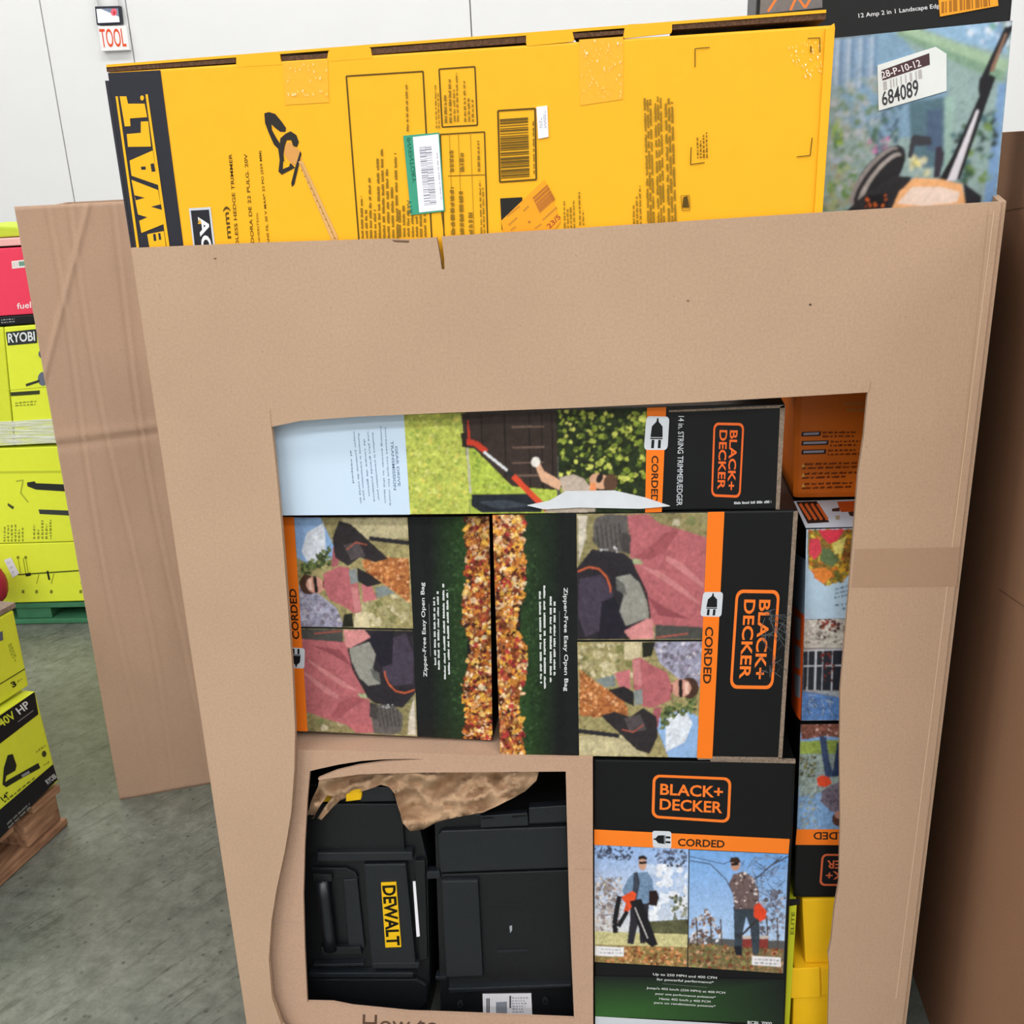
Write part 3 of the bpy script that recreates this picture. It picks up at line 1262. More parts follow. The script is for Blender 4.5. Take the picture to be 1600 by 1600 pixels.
# top closure: raised flap with raw edge, locking tabs folded over the front
FT = [FM.at(p) for p in ((166, 104), (1291, 16))]
e0, e1 = FM.at((167, 112)), FM.at((1298, 38))
up = V((0, 0, .0135))
prism('top_flap', [FM.at((166, 105)), FM.at((1291, 20)), FM.at((1291, 15)), FM.at((166, 101))],
      [v + V((0, .118, .002)) for v in (FM.at((166, 105)), FM.at((1291, 20)), FM.at((1291, 15)), FM.at((166, 101)))], YELLOW, hed)
for seg in (((167, 112.5), (368, 98), (368, 90.5), (166, 105)), ((440, 96), (512, 91), (512, 83), (440, 88)), ((580, 85.5), (822, 66.5), (822, 56), (580, 76)),
            ((897, 59.5), (975, 53), (975, 47), (897, 52)), ((1050, 46.5), (1290, 30), (1291, 20), (1050, 37))):
    FRe = FY(.0175)
    f = [FRe.at(p) for p in seg]
    prism('raw_edge', f, [v + V((0, .10, 0)) for v in f], RAW, hed)
for tb in ([(369, 101), (369, 88), (375, 85), (430, 81), (437, 84), (439, 97), (441, 145), (374, 148)],
           [(511, 92), (513, 80), (520, 77), (572, 73), (579, 75), (581, 87), (583, 135), (514, 138)],
           [(822, 68), (822, 56), (829, 51), (889, 47), (895, 51), (897, 61), (896, 120), (826, 124)],
           [(974, 56), (976, 43), (982, 38), (1043, 35), (1050, 38), (1050, 48), (1049, 110), (977, 114)]):
    tb = tb[:-2] + [(tb[-2][0] - .5, tb[-3][1] + 4), (tb[-1][0] - 2, tb[0][1] + 4)]
    slab('locking_tab', FM, tb, -.004, .0003, YELLOW, hed)


def tape_mat():
    mt, nt, b = principled('clear_tape')
    tc = nt.nodes.new('ShaderNodeTexCoord')
    wv = nt.nodes.new('ShaderNodeTexNoise')
    wv.inputs['Scale'].default_value = 120
    wv.inputs['Detail'].default_value = 6
    nt.links.new(tc.outputs['Object'], wv.inputs['Vector'])
    bp = nt.nodes.new('ShaderNodeBump')
    bp.inputs['Strength'].default_value = 0.22
    bp.inputs['Distance'].default_value = 0.002
    nt.links.new(wv.outputs['Fac'], bp.inputs['Height'])
    nt.links.new(bp.outputs['Normal'], b.inputs['Normal'])
    b.inputs['Base Color'].default_value = (*hexc('f3ae1a'), 1)
    b.inputs['Roughness'].default_value = 0.3
    return mt


TAPE = tape_mat()
for tp in ([(441, 98), (512, 93), (514, 160), (446, 164)], [(905, 62), (974, 57), (974, 155), (906, 165)]):
    slab('clear_tape', FM, tp, 0.0, .0007, TAPE, hed)
a = Art(FM, 0.0018, seed=12)  # glints of the shiny tape, painted as pale flecks
for reg, n in (([(1225, 70), (1285, 62), (1285, 118), (1255, 125)], 70), ([(908, 64), (972, 60), (973, 150), (908, 155)], 70), ([(448, 100), (512, 96), (513, 125), (450, 130)], 25), ([(447, 143), (512, 140), (512, 149), (447, 150)], 22)):
    a.scatter(reg, n, (1.0, 3.2), ['f8d880', 'fbe8b8', 'f6cc60'], 0, (.25, .5), dirn=1.5)
a.build('scuff_or_glint_mark', hed, label='painted pale glints of clear tape')
# loose strip of the right end
slab('end_flap', FM, [(1290, 45), (1304, 36), (1305, 44), (1270, 560), (1258, 560)], -.006, .004, YELLOW, hed, .001)
prism('side_skin', [FM.at((164, 126)), FM.at((170, 126)), FM.at((209, 396)), FM.at((206, 396))],
      [FM.at((164, 126)) + V((0, .11, 0)), FM.at((170, 126)) + V((0, .11, 0)), FM.at((209, 396)) + V((0, .11, 0)), FM.at((206, 396)) + V((0, .11, 0))],
      plain('navy_board', '2a2a33', .45, .03), hed)

# ------------------------------------------------------------------ landscape edger carton behind it
FL = FY(0.15)
LQ = [(1192, -205), (1604, -240), (1531, 580), (1154, 580)]
edg = carton('edger_carton', 'tall black carton with a garden photo of an orange edger', 'carton', FL, LQ, .13, BLACK)
a = Photo(FL, [(1185, 71), (1582, 32), (1551, 372), (1176, 395)], seed=21, cell=1.2, soft=1.3)
GX = [(1185, 71), (1300, 60), (1582, 32), (1556, 330), (1552, 380), (1175, 395)]
a.poly('8fa6a4', GX, 0.15)
G = lambda *pts: list(pts)
# house: gable, siding, eaves
a.poly('7f9fb8', [(1305, 62), (1400, 48), (1480, 140), (1490, 215), (1300, 215)], 0.1)
for i in range(12):
    x = 1303 + i * 6.0
    a.line(('8fa3c2', 'b9c4d4', '5f7aa0')[i % 3], (x, 62 - i * .4), (x - 3, 130 + 1.0 * i), 3, 0.1)
a.poly('9db89a', [(1398, 52), (1430, 44), (1578, 96), (1570, 116)], 0.1)
a.poly('7d9c84', [(1398, 54), (1412, 52), (1572, 112), (1566, 128), (1520, 110)], 0.1)
a.poly('8db0cc', [(1440, 43), (1560, 34), (1575, 84), (1500, 66)], 0.12)
a.scatter([(1500, 40), (1580, 33), (1574, 80), (1530, 75)], 30, (4, 8), ['a9c4dd', 'cfd8e4', '6f9f94', '7f9ec0'], .1)
a.poly('7a9cc4', [(1560, 130), (1572, 130), (1554, 330), (1535, 330), (1548, 230)], 0.1)
a.poly('54707c', [(1420, 160), (1482, 150), (1480, 262), (1425, 262)], 0.15)
a.poly('4c5f78', [(1448, 172), (1474, 170), (1472, 235), (1447, 236)], 0.1)
a.poly('94b2a8', [(1476, 150), (1492, 150), (1485, 262), (1475, 262)], 0.1)
a.scatter([(1302, 130), (1380, 118), (1372, 250), (1298, 330), (1292, 330)], 190, (4, 9), ['9aa39a', '8aa2a6', 'a7aeb2', '7e958a', 'a4b4c4', '6f8a6a', 'b0b8bc'], .15)
a.scatter([(1300, 190), (1312, 185), (1318, 225), (1300, 235)], 26, (3, 6), ['9ab84a', '6f9a3c', 'b6c86a', '4f7a3a'], .1)
a.scatter([(1300, 260), (1345, 255), (1325, 330), (1285, 330)], 70, (3, 7), ['8aa25a', '7a9450', 'a4b07a', '9c9a86', '5f8440'], .1)
a.scatter([(1370, 170), (1410, 165), (1405, 250), (1360, 250)], 70, (3, 8), ['55708a', '7f9ab0', '3f5668', '8a9fa4', '4c6a5c'], .15)
a.scatter([(1490, 200), (1560, 170), (1550, 280), (1480, 290)], 80, (4, 9), ['3f5a44', '6f8a4a', '4a6a70', '7c9a94', '2f3f3a'], .1)
a.scatter([(1355, 222), (1390, 214), (1386, 236), (1362, 240)], 10, (2.5, 5), ['d05aa0', 'e07ab8', 'c88ab0'], .1)
a.scatter([(1420, 240), (1455, 250), (1450, 280), (1425, 275)], 20, (3, 7), ['d8d0a0', 'e6dc88', 'c8c8b0'], .1)
a.soften(1.6)
# the tool
K = '1e1e22'
a.poly(K, [(1582, 40), (1570, 42), (1533, 120), (1531, 130), (1544, 120), (1580, 52)], .1)
a.poly('8a6a58', [(1574, 52), (1570, 52), (1546, 112), (1553, 112)])
a.poly(K, [(1531, 120), (1548, 116), (1556, 121), (1500, 280), (1466, 282), (1490, 240), (1530, 150), (1528, 138)])
a.poly('d8d4da', [(1530, 172), (1526, 172), (1480, 282), (1494, 282)])
a.poly('3a3a40', [(1423, 216), (1428, 210), (1455, 214), (1456, 227), (1430, 228), (1424, 248), (1418, 246)])
a.poly('3a3440', [(1462, 230), (1470, 228), (1476, 240), (1468, 278), (1458, 278)])
a.ell('2b272b', 1372, 278, 62, 26, 24, math.radians(-52), .05)
a.ell('8f8886', 1366, 276, 58, 19, 24, math.radians(-52), .05)
a.ell('2f2b2f', 1371, 279, 57, 18, 24, math.radians(-52), .05)
a.ell('a49c98', 1374, 280, 52, 14, 24, math.radians(-52), .05)
a.ell('242226', 1381, 282, 48, 15, 24, math.radians(-52), .05)
a.poly('2b292c', [(1355, 300), (1400, 275), (1425, 276), (1405, 330), (1395, 390), (1322, 400), (1322, 330)], .1)
a.poly('f0b27a', [(1392, 330), (1405, 300), (1428, 278), (1470, 280), (1503, 288), (1508, 315), (1500, 345), (1380, 360)], .03)
a.poly('f2d9c8', [(1402, 318), (1425, 292), (1470, 292), (1500, 300), (1495, 316), (1440, 322)], .02)
a.poly('2a2a30', [(1505, 285), (1525, 300), (1534, 306), (1532, 322), (1508, 320)])
a.poly('17171a', [(1352, 306), (1384, 302), (1388, 322), (1350, 326)])
a.scatter([(1352, 308), (1384, 304), (1386, 322), (1352, 324)], 12, (2, 4), ['e0702a', 'c85a20'], 0)
a.build('garden_photo', edg, label='garden photo with an orange edger')
a = Art(FL, 0.0006, seed=22)
a.tline('12 Amp 2 in 1 Landscape Edger', (1342, 30), (1478, 13), 9, 'd8d8da', 0.012)
a.poly('6f6c6c', [(1190, -30), (1285, -38), (1285, 12), (1187, 22)], .1)
a.pline('d87a3a', [(1200, 18), (1215, -5)], 4)
a.pline('d87a3a', [(1235, 16), (1245, -6), (1258, 12), (1270, -8)], 4)
a.build('title_print', edg)
slab('orange_price_strip', FL, [(1465, -22), (1556, -34), (1560, 9), (1469, 26)], 0, .0025, plain('orange_strip', 'f0a024', .5, .02), edg)
a = Art(FL, 0.0027, seed=23)
a.bars([(1471, 3), (1548, -10), (1549, 9), (1471, 21)], 34, 'a86a1c', 0.6)
a.build('price_strip_print', edg)
slab('stock_sticker', FL, [(1371, 102), (1462, 73), (1479, 84), (1479, 142), (1373, 173)], 0, .0025, plain('stock_sticker_paper', 'dfe3e0', .5, .02), edg)
a = Art(FL, 0.0028, seed=24)
a.poly('4b3438', [(1377, 110), (1452, 83), (1453, 101), (1379, 126)])
a.tline('28-P-10-12', (1379, 123), (1440, 103), 11, 'e6e0de', 0.01)
a.bars([(1380, 128), (1440, 108), (1441, 122), (1381, 141)], 22, 'b5b0b0', 0.4)
a.text('684089', [(1377, 144), (1434, 123), (1436, 149), (1379, 166)], '3a3a3e', 0.012)
a.build('stock_sticker_print', edg)

# ------------------------------------------------------------------ string trimmer carton (top row in the window)
FA = FY(0.030)
AQ = [(395, 652), (1227, 631), (1218, 796), (405, 804.5)]
trm = carton('trimmer_carton', 'long flat carton lying across the window top with lawn photo and pale blue end', 'carton', FA, AQ, .115, BLACK, bevel=.003)
a = Art(FA, seed=31)
a.poly('c9dcee', [(396, 654), (631, 647), (641, 804), (406, 805.5)])
a.build('pale_blue_print', trm)
a = Art(FA, .0008, seed=32)
T = '7488a2'
a.tline('GEAR DRIVE', (617, 697), (622, 760), 4, T, .02)
a.tline('TRANSMISSION', (610, 689), (615, 766), 4.5, T, .02)
for p0, p1, s in (((600, 668), (608, 790), 'increases torque for more'), ((593, 666), (600, 786), 'cutting power in the lawn'), ((580, 675), (590, 782), 'Ameliore la transmission pour'),
                  ((573, 675), (583, 784), 'une plus grande puissance'), ((567, 686), (575, 775), 'de coupe de gazon'), ((558, 676), (567, 782), 'Aumenta la transmision para'),
                  ((551, 675), (562, 786), 'mayor potencia de corte en'), ((546, 704), (550, 755), 'el cesped')):
    a.tline(s, p0, p1, 3.6, T, .01)
a.build('printed_text', trm)
a = Photo(FA, [(631, 648), (1012, 636), (1008, 800.5), (641, 803.5)], seed=33, cell=1.1, soft=.8)
a.poly('b6bd57', [(631, 648), (726, 645), (734, 803), (641, 804)], .12)
a.scatter([(632, 649), (722, 647), (730, 800), (642, 802)], 170, (2.5, 6), ['bcc45a', 'a9b552', 'c9cc70', '98a84c', 'd0c860'], .1)
a.poly('3a2f2a', [(720, 646), (870, 641), (872, 800), (740, 802)], .08)
for x in (752, 788, 826, 846, 862):
    a.line('211b19', (x, 646), (x + 3, 790), 2.2)
for y in (666, 698, 722, 742):
    a.poly('6b574c', [(800, y), (850, y - 1), (850, y + 2), (800, y + 2.5)], .1)
a.poly('a9b84a', [(728, 700), (740, 700), (800, 760), (870, 766), (870, 803), (735, 803)], .12)
a.scatter([(730, 705), (745, 705), (800, 762), (860, 770), (860, 800), (738, 800)], 80, (2.5, 5), ['a9b84a', '95a845', 'bcc868', '7f983c'], .1)
a.poly('26301c', [(868, 641), (1012, 636), (1008, 801), (876, 802)], .2)
a.scatter([(870, 642), (1010, 638), (1006, 765), (878, 790)], 330, (2.5, 7), ['2a3018', '4a5a24', '7f8f34', 'a4ad4a', 'c2c45e', '5e6e2c', '1d2214', '8f9c3c'], .15)
a.poly('23262c', [(737, 773), (835, 771), (850, 785), (846, 800), (752, 801), (736, 790)], .12)
a.poly('3a4048', [(745, 784), (790, 781), (830, 790), (780, 796)], .1)
a.pline('c8402c', [(722, 690), (742, 692), (760, 706)], 9)
a.pline('dadada', [(756, 706), (800, 741)], 4)
a.pline('2a2a2c', [(792, 736), (806, 748)], 7)
a.pline('d04a30', [(802, 744), (842, 784), (858, 800)], 9)
a.rect('222', 721, 680, 729, 700) if False else a.poly('28221f', [(720, 676), (728, 676), (730, 699), (722, 699)])
a.pline('c03828', [(731, 657), (733, 690)], 3)
a.pline('b8b0a4', [(730, 700), (735, 770)], 3)
# the man in the photo: arm, shirt, head with dark glasses
a.poly('d8a888', [(834, 722), (842, 720), (850, 736), (878, 752), (874, 766), (846, 752)], .04)
a.ell('e4ded4', 837, 722, 7, 8)
a.poly('b9a898', [(874, 746), (896, 741), (912, 748), (930, 770), (930, 800), (850, 801), (868, 780), (880, 770)], .06)
a.ell('d0a080', 937, 752, 17, 12, 16, .3, .04)
a.ell('5a4030', 954, 754, 11, 14, 16, .2, .06)
a.ell('26201e', 937, 747, 5, 8, 12, .4)
a.poly('e08a58', [(922, 756), (930, 754), (932, 770), (922, 768)])
a.build('lawn_photo', trm, label='printed photo of a man trimming grass')
a = Art(FA, .0014, seed=34)
a.poly('f47a20', [(1011, 637), (1041, 636), (1034, 800), (1008, 801)])
plug_icon(a, [(1046, 651), (1043, 703), (1006, 703), (1010, 650)])
a.tline('CORDED', (1018, 712), (1017, 785), 11, '3a2618', .025)
a.build('orange_stripe', trm)
a = Art(FA, .0008, seed=35)
a.tline('14 in. STRING TRIMMER/EDGER', (1060, 650), (1057, 790), 9, 'c9ccd0', .01)
bd_logo(a, [(1163, 661), (1157, 778), (1111, 776), (1115, 660)], 'e8682c')
a.micro([(1147, 782), (1205, 780), (1205, 788), (1147, 790)], 1, 'c0c2c6', (1, 1), word=(.1, .2))
a.build('brand_logo', trm)
# a torn flap of clear tape in front of the photo
slab('torn_label', FA, [(824, 790), (858, 783), (884, 768), (960, 767), (1008, 778), (1047, 791), (1000, 795), (905, 793), (850, 796)], .002, .005,
     plain('torn_white_paper', 'd3d6da', .35, .05), trm)
for q4 in ([(1045, 641), (1226, 633), (1226, 637), (1045, 644)], [(1219, 635), (1227, 633), (1218, 796), (1212, 796)]):
    slab('raw_edge', FA, q4, 0, .0012, RAW_GREY, trm)

# ------------------------------------------------------------------ leaf bag cartons (two of a kind, one turned over)
LEAF = ['b8622a', 'd89a3c', '98442a', 'c98438', '6a3020', 'dcb468', 'a85836', '84282c', 'e0ac48', 'c07838', '4a2418', 'b03a38', 'd8b088', 'e2c8a0', '3a2018', 'b88050', '8a5434']
DQ = [(769, 804), (1247, 797), (1222, 1186), (781, 1181)]


def leafbox(name, label, face, quad, warp, depth, seed):
    bx_ = carton(name, label, 'carton', face, quad, depth, BLACK, 'leaf bag cartons in the window', bevel=.003)
    a = Photo(face, [(769.5, 804.5), (900.5, 803), (903, 1181.5), (781.5, 1180.5)], .0006, warp, seed, 1.1, .7)
    a.poly('191b1c', [(760, 795), (910, 795), (910, 1190), (760, 1190)], .03)
    a.grad(['24351f', '17191a', '17191a', '2c4a20'], [(818, 800), (880, 800), (884, 1185), (808, 1185)], .12)
    a.scatter([(815, 850), (838, 850), (846, 1090), (830, 1175), (812, 1175)], 260, (1.5, 4), ['2a3f24', '304828', '223420', '385230', '1c2a1c'], .15)
    LP = [(765, 800), (818, 800), (814, 850), (821, 900), (810, 950), (806, 980), (812, 1000), (822, 1012), (818, 1060), (810, 1100), (816, 1150), (814, 1185), (775, 1185)]
    LQ_ = [(x + (3 if x > 800 else 0), y) for x, y in LP]
    a.poly('8a4c24', LP, .3)
    a.scatter(LP, 330, (5, 11), LEAF, .25)
    a.scatter(LQ_, 480, (2.5, 6), LEAF, .2)
    a.scatter(LP, 260, (1.2, 2.6), LEAF + ['2a160e', '301810', 'f0dcb0'], .1)
    a.build('autumn_leaf_print', bx_, label='printed border of autumn leaves on dark green')
    a = Art(face, .0012, seed=seed + 2, warp=warp)
    W_ = 'dcdedd'
    a.tline('Zipper-Free Easy Open Bag', (879, 918), (880, 1080), 8, W_, .012)
    a.line('6a6e6c', (874, 955), (875, 1045), 1)
    for p0, p1 in (((864, 940), (864, 1056)), ((858, 932), (858, 1066)), ((848, 915), (849, 1078)), ((841, 924), (843, 1068))):
        a.micro([(p0[0] + 5, p0[1]), (p1[0] + 5, p1[1]), p1, p0], 1, W_, (1, 1), size=.62)
    a.build('white_text', bx_)
    # photo one: glove, bag and sweater close up
    a = Photo(face, [(900.8, 803), (1106, 801), (1099.5, 999.5), (902, 1000)], .0009, warp, seed + 3, 1.1, .9)
    a.poly('8a8058', [(900.5, 803), (1106, 801), (1100, 1000), (901, 1000)], .15)
    a.scatter([(902, 804), (1105, 802), (1100, 998), (902, 998)], 90, (4, 10), ['8f8660', 'a89c78', '6f6a48', 'b8ae94', '76794e'], .1)
    a.poly('c9bfae', [(903, 806), (918, 805), (914, 845), (904, 880)], .1)
    PK = 'b06468'
    a.poly(PK, [(980, 805), (1012, 803), (1030, 818), (1060, 826), (1104, 840), (1101, 985), (1075, 980), (1022, 978), (1010, 950), (995, 890), (985, 875), (984, 840)], .07)
    a.poly('9c5458', [(1040, 832), (1060, 830), (1040, 862), (1016, 875), (990, 872), (1020, 850)], .06)
    a.poly('c47e7e', [(1042, 868), (1066, 880), (1100, 912), (1100, 920), (1060, 890), (1040, 876)], .05)
    a.poly('c47e7e', [(1000, 884), (1030, 892), (1070, 920), (1098, 948), (1040, 910)], .05)
    a.poly('8d4a50', [(1010, 930), (1040, 950), (1080, 968), (1030, 962)], .05)
    a.poly('9aa07a', [(985, 872), (1000, 874), (1006, 882), (990, 882)], .1)
    a.poly('5c5754', [(932, 808), (950, 803), (980, 805), (984, 850), (975, 862), (940, 862), (926, 845), (927, 820)], .1)
    for i in range(6):
        a.pline('3c3937', [(932 + i * 7, 822 - i), (936 + i * 7, 856)], 2)
    a.poly('443f3e', [(972, 832), (986, 836), (984, 866), (972, 862)], .08)
    a.poly('2b272c', [(901, 888), (925, 858), (975, 864), (988, 875), (998, 900), (1012, 935), (1016, 970), (985, 999), (901, 999)], .1)
    a.poly('453c4a', [(905, 905), (940, 898), (958, 925), (950, 980), (915, 995), (903, 960)], .08)
    a.poly('23202a', [(940, 940), (960, 932), (985, 985), (960, 999), (935, 999)], .06)
    a.pline('c8623c', [(903, 893), (920, 886), (936, 889), (948, 902), (954, 918), (954, 926)], 2.5)
    a.poly('8f8d84', [(962, 902), (985, 897), (1000, 912), (1014, 948), (1014, 965), (978, 978), (968, 955), (975, 930), (964, 916)], .06)
    a.poly('5f5e5a', [(962, 902), (975, 912), (980, 930), (964, 922)], .06)
    a.pline('2a2626', [(996, 896), (1010, 925), (1016, 965)], 2.5)
    a.poly('d08a88', [(975, 986), (1012, 966), (1020, 968), (1022, 998), (985, 999)], .05)
    a.poly('4b4a46', [(1024, 976), (1100, 980), (1100, 999), (1024, 999)], .08)
    a.line('b0584a', (1026, 996), (1075, 990), 2)
    a.scatter([(935, 852), (970, 856), (968, 864), (935, 862)], 7, (1.2, 2.4), ['d8d8d8'], 0)
    a.build('bag_close_up_photo', bx_, label='photo of a hand zipping a grey bag')
    # photo two: man emptying the bag
    a = Photo(face, [(902, 1003), (1099.5, 1002), (1090, 1184), (905, 1181)], .0009, warp, seed + 4, 1.1, .8)
    a.poly('9a8f62', [(901, 1003), (1100, 1002), (1089, 1184), (905, 1181)], .18)
    a.scatter([(903, 1005), (1010, 1005), (1000, 1060), (904, 1060)], 60, (4, 10), ['9c9468', '7d7c4c', 'b8ac84', 'a49a70', 'c8bc98'], .12)
    a.poly('bdb18a', [(905, 1150), (1000, 1145), (1010, 1181), (906, 1181)], .12)
    a.poly('cbbd98', [(975, 1003), (1005, 1003), (998, 1030), (975, 1030)], .08)
    a.poly('9c9aae', [(1020, 1003), (1099, 1003), (1092, 1080), (1060, 1060), (1030, 1035)], .2)
    a.scatter([(1018, 1004), (1098, 1004), (1092, 1070), (1040, 1040)], 90, (2.5, 6), ['a8a6b8', '8a8494', 'c0b8c0', '76707c', '90869a'], .15)
    a.poly('26261f', [(1003, 1003), (1024, 1003), (1018, 1025), (1004, 1028)], .15)
    a.poly('8fb0da', [(1020, 1122), (1070, 1108), (1091, 1120), (1089, 1184), (1045, 1184)], .05)
    a.poly('d8dde6', [(1042, 1118), (1072, 1110), (1082, 1130), (1070, 1160), (1040, 1175), (1040, 1150)], .08)
    a.scatter([(1030, 1110), (1088, 1088), (1084, 1110), (1050, 1125), (1035, 1140)], 70, (3, 6), ['4c5a34', '5f6c40', '3a4428', '74804c'], .15)
    a.poly(PK, [(988, 1030), (1000, 1027), (1020, 1040), (1042, 1050), (1050, 1072), (1048, 1094), (1020, 1106), (1004, 1104), (1000, 1088), (990, 1075)], .06)
    a.poly('c07074', [(960, 1052), (985, 1046), (985, 1076), (968, 1074)], .05)
    a.poly('a05a60', [(1022, 1106), (1034, 1104), (1028, 1138), (1018, 1128)], .05)
    a.poly('c47e7e', [(988, 1032), (1000, 1030), (1003, 1072), (992, 1070)], .05)
    a.poly('7c8482', [(930, 1062), (960, 1054), (962, 1072), (945, 1074)], .08)
    LQ2 = [(905, 1045), (935, 1068), (975, 1095), (982, 1115), (965, 1122), (906, 1118)]
    a.poly('a8683c', LQ2, .2)
    a.scatter(LQ2, 150, (2, 4.5), ['b5703c', 'c88a52', '8a4c28', 'd8a070', '9c5a34'], .12)
    a.poly('2a2628', [(950, 1078), (975, 1072), (992, 1082), (990, 1104), (968, 1092)], .1)
    a.poly('2f2a2c', [(938, 1118), (960, 1112), (985, 1120), (1005, 1106), (1026, 1120), (1028, 1150), (1015, 1178), (995, 1172), (970, 1148)], .1)
    a.poly('50484a', [(975, 1122), (1000, 1116), (1010, 1140), (985, 1145)], .08)
    a.pline('b05a44', [(972, 1140), (990, 1144), (1006, 1132)], 1.5)
    a.line('2b292e', (904, 1142), (968, 1150), 7)
    a.poly('848a88', [(990, 1080), (1004, 1076), (1004, 1100), (992, 1102)], .06)
    a.ell('4a3228', 1077, 1075, 15, 17, 18, 0, .08)
    a.ell('cf9684', 1064, 1075, 16, 14, 18, 0, .04)
    a.poly('e8c0ae', [(1070, 1066), (1076, 1066), (1076, 1084), (1070, 1084)])
    a.poly('241c1c', [(1060, 1062), (1066, 1061), (1067, 1090), (1061, 1090)])
    a.poly('6a2c30', [(1049, 1070), (1051, 1070), (1051, 1082), (1049, 1082)])
    a.build('leaf_emptying_photo', bx_, label='photo of a man in a pink sweater emptying leaves')
    a = Art(face, .0012, seed=seed + 5, warp=warp)
    a.poly('f47a20', [(1106, 800), (1132, 799.5), (1113, 1185), (1089, 1184.5)])
    plug_icon(a, [(1130, 925), (1127, 964), (1094, 963), (1099, 925)])
    a.tline('CORDED', (1102, 979), (1098, 1068), 13, '3a2618', .025)
    a.build('orange_stripe', bx_)
    a = Art(face, .0008, seed=seed + 6, warp=warp)
    bd_logo(a, [(1219, 922), (1208, 1077), (1140, 1076), (1150, 921)])
    a.build('brand_logo', bx_)
    return bx_


FD = FY(0.028)
lr = leafbox('leaf_bag_carton', 'black carton with sideways orange logo and two leaf bag photos, upright in the window', FD, DQ, None, .33, 50)
for q4 in ([(1240, 800), (1247, 798), (1222, 1185), (1216, 1185)], [(1090, 1182), (1222, 1184), (1222, 1188), (1090, 1187)]):
    slab('raw_edge', FD, q4, 0, .0012, RAW_GREY, lr)
a = Art(FD, .0016, seed=58)
for i in range(9):
    a.line('55585c', (1196 + i * 4, 960 + i * 7 % 30), (1230, 965 + (i * 13) % 60), .9)
a.twigs([(1185, 950), (1238, 950), (1232, 1060), (1180, 1060)], 60, (10, 30), .8, ['4a4d50', '66696c'])
a.build('scuff_or_glint_mark', lr)
FCc = FY(0.060)
CQ = [(322, 812), (765, 806), (770, 1158), (345, 1134)]
wp = homography(DQ, [(770, 1158), (345, 1134), (322, 812), (765, 806)])
# anchor the visible marks of the turned carton
wp = homography([(769, 804), (1132, 799.5), (1113, 1185), (781, 1181)], [(770, 1157), (460, 1142), (437, 808), (765, 806)])
ll = leafbox('leaf_bag_carton', 'black carton turned upside down with leaf photos, left behind the window edge', FCc, CQ, wp, .30, 70)

# ------------------------------------------------------------------ right column
FO = FY(0.19)
org = carton('orange_carton', 'orange carton with dark instruction text at the window right corner', 'carton', FO, [(1243, 585), (1400, 580), (1390, 778), (1237, 780)], .28, ORANGE, bevel=.01)
a = Art(FO, seed=81)
for y, w in ((678, 30), (692, 42), (706, 38)):
    a.poly('3a2a2a', [(1253, y - 3), (1253 + w, y - 4), (1252 + w, y + 3), (1252, y + 4)])
    a.poly('a9a4b0', [(1256, y - 1.5), (1250 + w, y - 2.5), (1249 + w, y + 1), (1255, y + 2)])
    a.micro([(1256 + w, y - 5), (1345, y - 6), (1345, y + 6), (1255 + w, y + 7)], 2, '6a2c10', (.8, 1))
for y in (726, 741, 757):
    a.poly('e8b45a', [(1252, y + 4), (1255, y - 2), (1258, y + 4)])
    a.micro([(1259, y - 4), (1345, y - 6), (1343, y + 6), (1252, y + 9)], 2, '6a2c10', (.7, 1))
a.micro([(1312, 626), (1352, 625), (1350, 645), (1312, 646)], 2, 'c9884a', (.7, 1), 1.0)
a.build('instruction_print', org)

FE = FY(0.06)


def level_y(face, ref, x, y0, y1):
    """picture height at x where the face is as high as at ref"""
    z = face.at(ref).z
    for _ in range(40):
        ym = (y0 + y1) / 2
        if face.at((x, ym)).z > z:
            y0 = ym
        else:
            y1 = ym
    return y0


EQ = [(1259, 826), (1402, level_y(FE, (1259, 826), 1402, 780, 870)), (1386, 1127), (1251, 1128)]
bl5 = carton('blower_carton', 'pale blue carton with maple leaves and house photo in the right column', 'carton', FE, EQ, .30, BLACK, bevel=.003)
a = Photo(FE, [(1260, 827), (1401, 823), (1394, 964), (1256.5, 968)], .0006, None, 91, 1.0, .8)
a.poly('b9d0e2', [(1260, 827), (1401, 823), (1394, 968), (1256, 972)])
LFP = [(1262, 828), (1345, 826), (1342, 880), (1320, 905), (1290, 916), (1276, 905), (1262, 880)]
a.poly('8a6a30', LFP, .2)
a.scatter(LFP, 130, (3, 7), ['c8982c', 'd8b848', '8a7a2c', '6a6a30', 'b86a28', 'd07a30', '9c8a3c', '7a4a24'], .12)
a.poly('d83a4c', [(1278, 828), (1320, 827), (1308, 845), (1296, 850), (1284, 838)], .06)
a.poly('d84454', [(1265, 842), (1280, 842), (1284, 860), (1274, 875), (1265, 866)], .06)
a.poly('5f7048', [(1285, 856), (1298, 858), (1312, 875), (1300, 886), (1280, 876)], .1)
a.poly('e0d070', [(1300, 850), (1322, 838), (1316, 864), (1304, 866)], .08)
a.poly('e08238', [(1266, 890), (1290, 886), (1302, 898), (1288, 912), (1276, 906)], .08)
a.micro([(1300, 920), (1345, 905), (1345, 952), (1296, 956)], 6, '5a6c80', (.3, .9), 1.0)
a.build('maple_leaf_print', bl5)
a = Photo(FE, [(1256.5, 968.5), (1394, 964.5), (1386, 1125), (1252, 1126)], .0006, None, 92, 1.0, .8)
HP = [(1256, 966), (1394, 962), (1386, 1126), (1252, 1127)]
a.poly('8f8580', HP, .15)
a.poly('c9c2b6', [(1257, 968), (1392, 964), (1392, 1012), (1256, 1012)], .15)
a.scatter([(1272, 966), (1345, 963), (1342, 990), (1280, 985)], 70, (2, 4.5), ['8a3c34', '6d2c28', 'a85a4a', '54302c'], .12)
